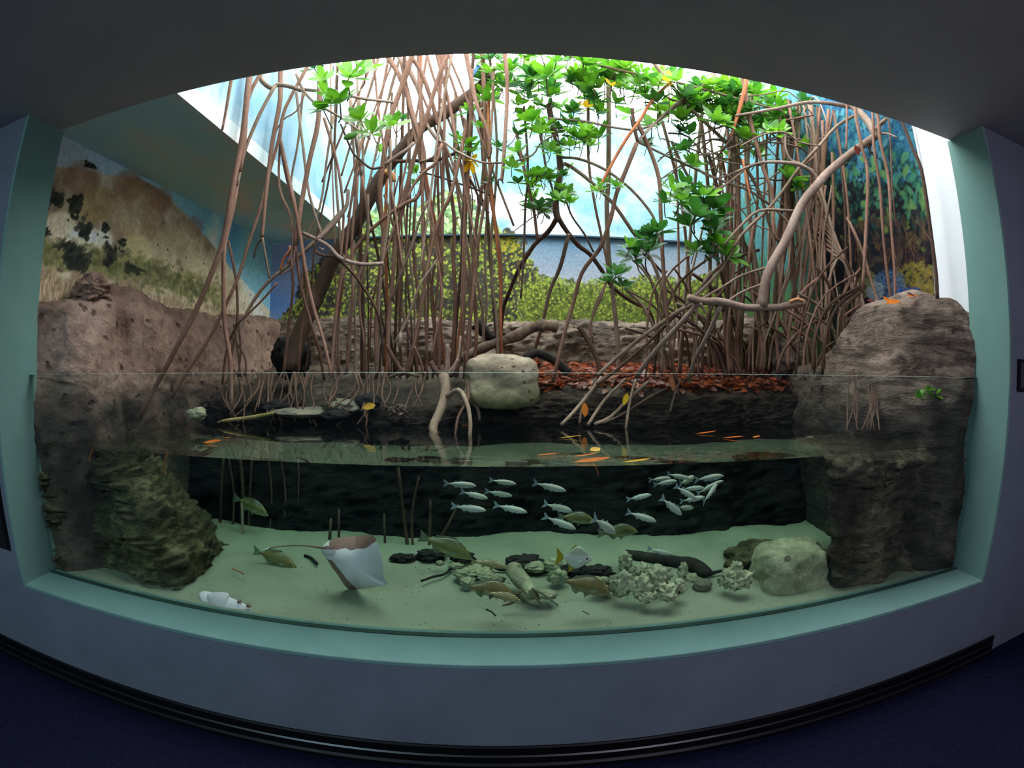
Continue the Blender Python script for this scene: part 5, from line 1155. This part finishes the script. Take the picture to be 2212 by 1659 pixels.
# roots reaching down the shore face into the water
WR = Tree('mangrove_roots', 'fan of grey roots reaching down the shore into the water right of centre', 'root', tuple(P(1300, 870, 3.05)))
for pts, w in (([(1300, 815), (1265, 860), (1235, 895), (1212, 918)], 9), ([(1350, 820), (1310, 860), (1288, 890), (1270, 918)], 8), ([(1400, 825), (1360, 860), (1320, 900), (1285, 916)], 8), ([(1376, 815), (1362, 860), (1352, 925)], 7), ([(1265, 850), (1256, 885), (1252, 915)], 6), ([(1440, 840), (1400, 860), (1340, 898), (1300, 914)], 6), ([(1470, 820), (1455, 860), (1448, 890)], 5)):
    WR.add('prop_root', path3(pts, (3.2, 2.98), w, w), M_rootd if w < 7 else M_root2, 7)
WL = Tree('mangrove_roots', 'tangle of reddish roots dipping into dark water under the left mangrove', 'root', tuple(P(600, 860, 3.05)))
for k in range(44):
    x = rr.uniform(500, 940); y1 = rr.uniform(870, 925); WL.add('prop_root', path3([(x, 805), (x + rr.uniform(-25, 15), (805 + y1) / 2), (x + rr.uniform(-55, 25), y1)], (3.35, 3.0), rr.uniform(4, 9), 4), M_rootd, 6)
WQ = Tree('mangrove_roots', 'thin upright roots entering the water at the foot of the right mound', 'root', tuple(P(1870, 880, 2.5)))
for k in range(12):
    x = rr.uniform(1835, 1900); WQ.add('prop_root', path3([(x, 800), (x + rr.uniform(-14, 14), 860), (x + rr.uniform(-20, 20), 930)], (2.4, 2.05), rr.uniform(3, 5), 3), M_rootd, 6)
# roots standing in the water, going down to the sand at the back
UW = Tree('submerged_root', 'dark upright roots standing on the sand at the shaded back, left', 'root', tuple(P(560, 1180, 3.0)))
for px, w in ((476, 7), (500, 6), (523, 9), (536, 6), (610, 5), (640, 4), (580, 5)):
    UW.add('prop_root', path3([(px + rr.uniform(-8, 14), 985), (px + rr.uniform(-4, 8), 1070), (px, 1190 + rr.uniform(-10, 25))], (2.9, 2.85), w, w), M_rootd, 6)
UW.add('prop_root', path3([(523, 1085), (525, 1160), (530, 1235)], (2.75, 2.7), 7, 8), M_root2, 7)
UX = Tree('submerged_root', 'dark forked posts standing on the sand behind the ray', 'root', tuple(P(890, 1180, 2.9)))
for pts, w in (([(860, 1010), (870, 1100), (880, 1180), (882, 1245)], 8), ([(905, 1030), (890, 1110), (893, 1200), (896, 1228)], 6), ([(930, 1080), (928, 1160), (925, 1222)], 6), ([(715, 1120), (712, 1165)], 7), ([(732, 1100), (732, 1160)], 6), ([(830, 1110), (832, 1190)], 5), ([(990, 1090), (970, 1130), (940, 1180)], 6)):
    UX.add('prop_root', path3(pts, 2.75, w, w + 1), M_rootd, 7)
for lab, pts, D, m in (('orange tinted root hanging deep into the water at the far left', [(205, 960), (196, 985), (180, 1035), (168, 1085)], 2.02, M_rooto), ('short orange root tip hanging just under the surface, left', [(362, 975), (355, 1005), (358, 1026)], 2.2, M_rooto), ('grey thin root hanging beside the orange one at the far left', [(190, 955), (172, 985), (155, 1012)], 2.05, M_root2)):
    p3 = path3(pts, D, 7, 4); tag(link('hanging_root', raw('hanging_root', *tube(smooth_path(p3), 7), True), m), lab, 'root')
# pale tree stump, coral rubble, boulders on the sand
def cluster(name, label, cat, px, py, D, bits, mat, group=None):
    c = PZ(px, py + 10, .56); T = thing(name, label, cat, c, group)
    for q, (bx, by, w, h, dy) in enumerate(bits):
        p = P(bx, by, min(2.78, max(1.98, PZ(bx, by + h * .45, .555).y))); k = (p - EYE).length / FPX
        link('lump', blob('lump', None, (w * .43 * k, w * .3 * k, h * .44 * k), bx * .3 + q, .5 if mat is M_coral else .35, 2.6, 4), mat, T, p - c)
    return T
cluster('coral_rubble', 'big knobbly clump of pale coral rubble right of centre', 'coral', 1400, 1250, 2.25, [(1350, 1215, 34, 50, .05), (1345, 1262, 54, 62, 0), (1385, 1268, 50, 56, -.04), (1420, 1245, 60, 56, 0), (1440, 1280, 56, 44, -.03), (1385, 1235, 44, 40, .05), (1465, 1268, 36, 40, .02), (1400, 1290, 40, 24, -.06), (1475, 1235, 24, 46, .06)], M_coral)
cluster('coral_rubble', 'smaller clump of pale coral rubble beside the round brown stone', 'coral', 1590, 1245, 2.25, [(1590, 1228, 34, 34, .03), (1572, 1250, 44, 40, 0), (1605, 1252, 46, 44, -.02), (1590, 1262, 40, 26, -.04)], M_coral)
cluster('coral_rubble', 'low pale stones heaped around the foot of the log stump', 'coral', 1040, 1240, 2.45, [(1005, 1240, 56, 26, 0), (1050, 1245, 46, 24, .03), (1160, 1226, 60, 24, .05), (1195, 1222, 50, 34, .08), (1178, 1284, 60, 20, -.1), (985, 1222, 38, 14, .05), (950, 1216, 20, 12, 0), (1030, 1232, 70, 22, .1), (1075, 1250, 36, 22, -.02), (1205, 1246, 50, 34, .02), (1010, 1256, 40, 18, -.05), (1300, 1262, 60, 36, .05)], M_boulder)
stone(1521, 1268, 42, 28, 2.12, 'round brown stone between the two coral clumps', M_stone, .12)
stone(1495, 1256, 34, 30, 2.22, 'tan stone behind the round brown one', M_boulder, .2)
stone(1722, 1250, 170, 130, 2.05, 'large sandy pitted boulder at the right against the dark rock', M_boulder, .12, .75, 'rock', 'boulder', 1.6, 5, 60)
stone(1655, 1222, 150, 70, 2.25, 'low dark streaked rock left of the sandy boulder', M_rockU, .25, 0, 'rock', 'boulder', 1.6, 5)
for px, py, w, h, D, lab in ((455, 1268, 90, 46, 2.15, 'low greenish rock at the foot of the left outcrop'), (470, 1205, 60, 60, 2.5, 'yellow green rock hump behind the foot of the left outcrop')):
    stone(px, py, w, h, D, lab, M_rockU, .3, 0, 'rock', 'boulder', 2.2, 5)
S = Tree('sunken_log', 'thick black sunken log lying over the coral rubble', 'log', tuple(P(1450, 1215, 2.4)))
S.add('trunk', path3([(1352, 1200), (1400, 1205), (1450, 1212), (1500, 1222), (1530, 1245)], (2.55, 2.25), 26, 34), M_wetwood, 10, knots=.12)
S.add('broken_end', path3([(1528, 1240), (1545, 1236), (1572, 1230)], 2.25, 14, 4), M_wetwood, 7)
for lab, bits, m in (('dark tangle of wood and rock behind the pale stones, centre', [(870, 1205, 60, 18, .15), (930, 1200, 70, 26, .2), (1000, 1205, 60, 30, .18), (1130, 1212, 90, 26, .2), (1290, 1235, 80, 30, .2), (1240, 1230, 60, 30, .15)], M_wetwood),):
    cluster('rock_heap', lab, 'rock', 1000, 1205, 2.5, bits, m)
S2 = Tree('log_stump', 'pale ragged stump with grey roots standing on the sand at centre', 'stump', tuple(P(1130, 1250, 2.3)))
S2.add('trunk', path3([(1108, 1228), (1118, 1244), (1138, 1266), (1150, 1285)], (2.25, 2.06), 38, 34), M_boulder, 10, knots=.2)
S2.add('root', path3([(1145, 1275), (1160, 1295), (1178, 1312)], 2.03, 10, 3), M_stone, 7); S2.add('root', path3([(1150, 1270), (1180, 1288), (1205, 1308)], 2.03, 8, 3), M_stone, 7); S2.add('root', path3([(1125, 1275), (1110, 1300), (1085, 1308)], 2.03, 10, 4), M_drift, 7)
S2.add('root', path3([(1100, 1228), (1080, 1230), (1060, 1222)], 2.4, 12, 6), M_wetwood, 7)
for lab, pts, D, w, m in (('dark blue green stick on the sand left of the stones', [(910, 1255), (935, 1246), (960, 1240), (975, 1228)], 2.4, 7, M_wetwood), ('short dark twig with a hook on the open sand', [(1050, 1316), (1062, 1322), (1070, 1330)], 2.02, 4, M_wetwood), ('yellow brown stick behind the striped fish', [(980, 1222), (1000, 1218), (1018, 1216)], 2.5, 11, M_drift), ('small brown twig lying on the sand right of centre', [(1259, 1320), (1272, 1327)], 2.0, 3, M_drift),
    ('dark bent pipe-like root piece on the sand below the ray tail', [(658, 1200), (672, 1205), (685, 1218)], 2.5, 9, M_wetwood), ('reddish broken twig on the sand left', [(502, 1228), (515, 1234), (526, 1240)], 2.35, 4, M_rooto)):
    p3 = [(q.x, q.y, max(q.z, sand_z(q.x, q.y) + .006), w * .0009) for q in (PZ(a, b, .57) for a, b in pts)]; tag(link('stick', raw('stick', *tube(smooth_path(p3), 7), True), m), lab, 'stick')
# crumbs on the sand
V = []; F = []
for k in range(260):
    px = rr.uniform(480, 1760); py = rr.uniform(1225, 1350); p = PZ(px, py, .55)
    if not (1.9 < p.y < 2.9): continue
    p.z = sand_z(p.x, p.y) + .003; r = rr.uniform(.0015, .006); n = len(V); a = rr.random() * 3
    for dx, dy, dz in ((-1, 0, 0), (0, -.5, 0), (1, 0, 0), (0, .5, 0), (0, 0, .6)): V.append((p.x + (dx * math.cos(a) - dy * math.sin(a)) * r, p.y + (dx * math.sin(a) + dy * math.cos(a)) * r, p.z + dz * r))
    F += [(n, n + 1, n + 4), (n + 1, n + 2, n + 4), (n + 2, n + 3, n + 4), (n + 3, n, n + 4)]
tag(link('debris', raw('debris', V, F), M_wetwood), 'small dark crumbs of plant debris scattered on the sand', 'debris', None, 'stuff')

# ------------------------------------------------------------------ leaves afloat, leaves on the ground
def fallen(loc, L, W, ang, mat, tilt=0, stem=False, curl=.2):
    V = []; F = []; leaf_geo(V, F, Vector((-L / 2, 0, 0)), Vector((1, 0, 0)), Vector((0, 0, 1)), L, W, -curl)
    o = link('fallen_leaf', raw('fallen_leaf', V, F, True), mat, None, loc); o.rotation_euler = (tilt, 0, ang)
    if stem:
        Vs, Fs = tube([(0, 0, 0, .003), (.02, 0, -.025, .003), (.032, 0, -.055, .0025)], 6); link('stem', raw('stem', Vs, Fs, True), M_rooto, o)
    return o
FL = [(1290, 1011, .15, .035, .05, M_leafo, 'large orange leaf floating against the glass, its stem hanging down', .0, True), (1375, 998, .12, .016, 0, M_leafy, 'narrow yellow leaf floating right of the big orange leaf', 0, False), (1285, 972, .06, .02, .6, M_leafy, 'short yellow leaf afloat above the big orange leaf', .3, False),
      (1182, 983, .10, .012, 0, M_leafo, 'thin pinkish orange leaf afloat left of the big orange leaf', 0, False), (1262, 985, .11, .012, .1, M_leafo, 'thin orange leaf afloat just behind the big orange leaf', 0, False), (1232, 945, .12, .01, 0, M_leafy, 'thin yellow leaf afloat before the fan of roots', 0, False),
      (1525, 936, .13, .016, 0, M_leafo, 'orange leaf afloat on dark water below the thicket', 0, False), (1583, 946, .12, .018, -.4, M_leafo, 'orange leaf afloat at a slant, right of the first below the thicket', 0, False), (1634, 944, .06, .014, .3, M_leafo, 'small orange leaf afloat furthest right of the three below the thicket', 0, False),
      (458, 956, .10, .035, .2, M_leafo, 'broad orange leaf afloat on the dark left water', .1, False), (93, 957, .10, .03, .3, M_leafy, 'yellow leaf afloat in the far left corner', .2, False), (490, 946, .05, .012, .1, M_leafo, 'small orange leaf afloat right of the broad one, left water', 0, False), (1004, 920, .05, .01, 0, M_leafo, 'tiny orange leaf afloat under the arched root', 0, False),
      (796, 912, .09, .02, 0, M_leafy, 'yellow brown leaf afloat beneath the hanging yellow leaf', 0, False)]
for px, py, L, W_, an, m, lab, ti, st in FL:
    p = PZ(px, py, ZWAT + .004); p.y = max(p.y, YG + .06 + W_); o = fallen(p, L, W_, an, m, ti, st, .1); tag(o, lab, 'leaf', 'leaves afloat')
def hung(px, py, D, size, d, m, lab):
    c = P(px, py, D); k = (c - EYE).length / FPX * size; V = []; F = []; leaf_geo(V, F, Vector((0, 0, 0)), Vector(d), Vector((0, -1, .2)), k, k * .24, .1)
    tag(link('fallen_leaf', raw('fallen_leaf', V, F, True), m, None, c), lab, 'leaf', 'leaves caught among the roots')
hung(1262, 868, 3.02, 30, (.1, 0, -1), M_leafo, 'orange leaf hanging upright among the fan of roots'); hung(1356, 848, 3.05, 26, (-.35, 0, -1), M_leafy, 'yellow leaf caught high on the fan of roots')
hung(782, 882, 2.95, 32, (1, 0, .35), M_leafy, 'bright yellow leaf caught on a root above the water'); hung(1452, 800, 3.2, 40, (.1, 0, -1), M_rooto, 'orange tipped shoot leaning at the edge of the glass top')
for k, (px, py, s_, d, lab) in enumerate([(1905, 640, 40, (.8, -.3, -.45), 'largest orange leaf on top of the right mound, pointing down'), (1945, 650, 46, (-1, -.1, -.1), 'orange leaf lying flat on the mound right of the largest'), (1960, 640, 34, (.9, 0, .2), 'orange leaf at the back of the mound top'), (1982, 644, 34, (-.8, 0, .25), 'rust coloured leaf at the right of the mound top'), (1922, 662, 26, (.4, -.4, -.6), 'short orange leaf sliding off the mound between two roots'), (1892, 652, 26, (-1, 0, .1), 'dark red leaf at the left of the mound top')]):
    c = PX(px, py, 2.14); sz = (c - EYE).length / FPX * s_; V = []; F = []; leaf_geo(V, F, Vector((0, 0, 0)), Vector(d), Vector((-.4, -.5, .8)), sz, sz * .22, .1)
    tag(link('fallen_leaf', raw('fallen_leaf', V, F, True), M_leafr if 'red' in lab else M_leafo, None, c), lab, 'leaf', 'leaves on the right mound')
# brown litter covering the shore: countless
V = []; F = []; mi = []
for k in range(2600):
    x = rr.uniform(-.1, 2.1); y = 3.32 + wob(x) + rr.random() ** 1.3 * 1.0
    z = float(np.interp(y - wob(x), [a for a, _ in SH], [b for _, b in SH])) + rr.uniform(.02, .075); L = rr.uniform(.05, .11); an = rr.random() * 6.28; n0 = len(F)
    leaf_geo(V, F, Vector((x, y, z)), Vector((math.cos(an), math.sin(an), rr.uniform(-.3, .5))), Vector((rr.uniform(-.6, .6), rr.uniform(-.6, .6), 1)), L, L * .2, .2); mi += [rr.choice([0, 1, 1, 2])] * (len(F) - n0)
me = raw('leaf_litter', V, F, True); M_lit = leaf_mat('brown_litter_leaf', (110, 60, 40), (150, 88, 56)); M_lit2 = leaf_mat('rust_litter_leaf', (150, 70, 34), (190, 96, 46))
o = link('leaf_litter', me, [M_lit2, M_lit, M_leafr]); me.polygons.foreach_set('material_index', mi); tag(o, 'thick brown and orange leaf litter on the shore under the thicket', 'leaf litter', None, 'stuff')
# green leaves built in place of a reflection in the acrylic, right end
Q = Tree('reflected_plant', 'small bright green plant shape standing in for a reflection at the right end above the water', 'plant', tuple(P(2003, 870, 2.0)))
for dx, dy in ((0, 0), (-12, 10), (14, 8), (24, 14), (-22, 14)):
    rosette(Q, 2003 + dx, 845 + dy, 1.96, 15, 6, M_leaf)
bpy.context.view_layer.update()
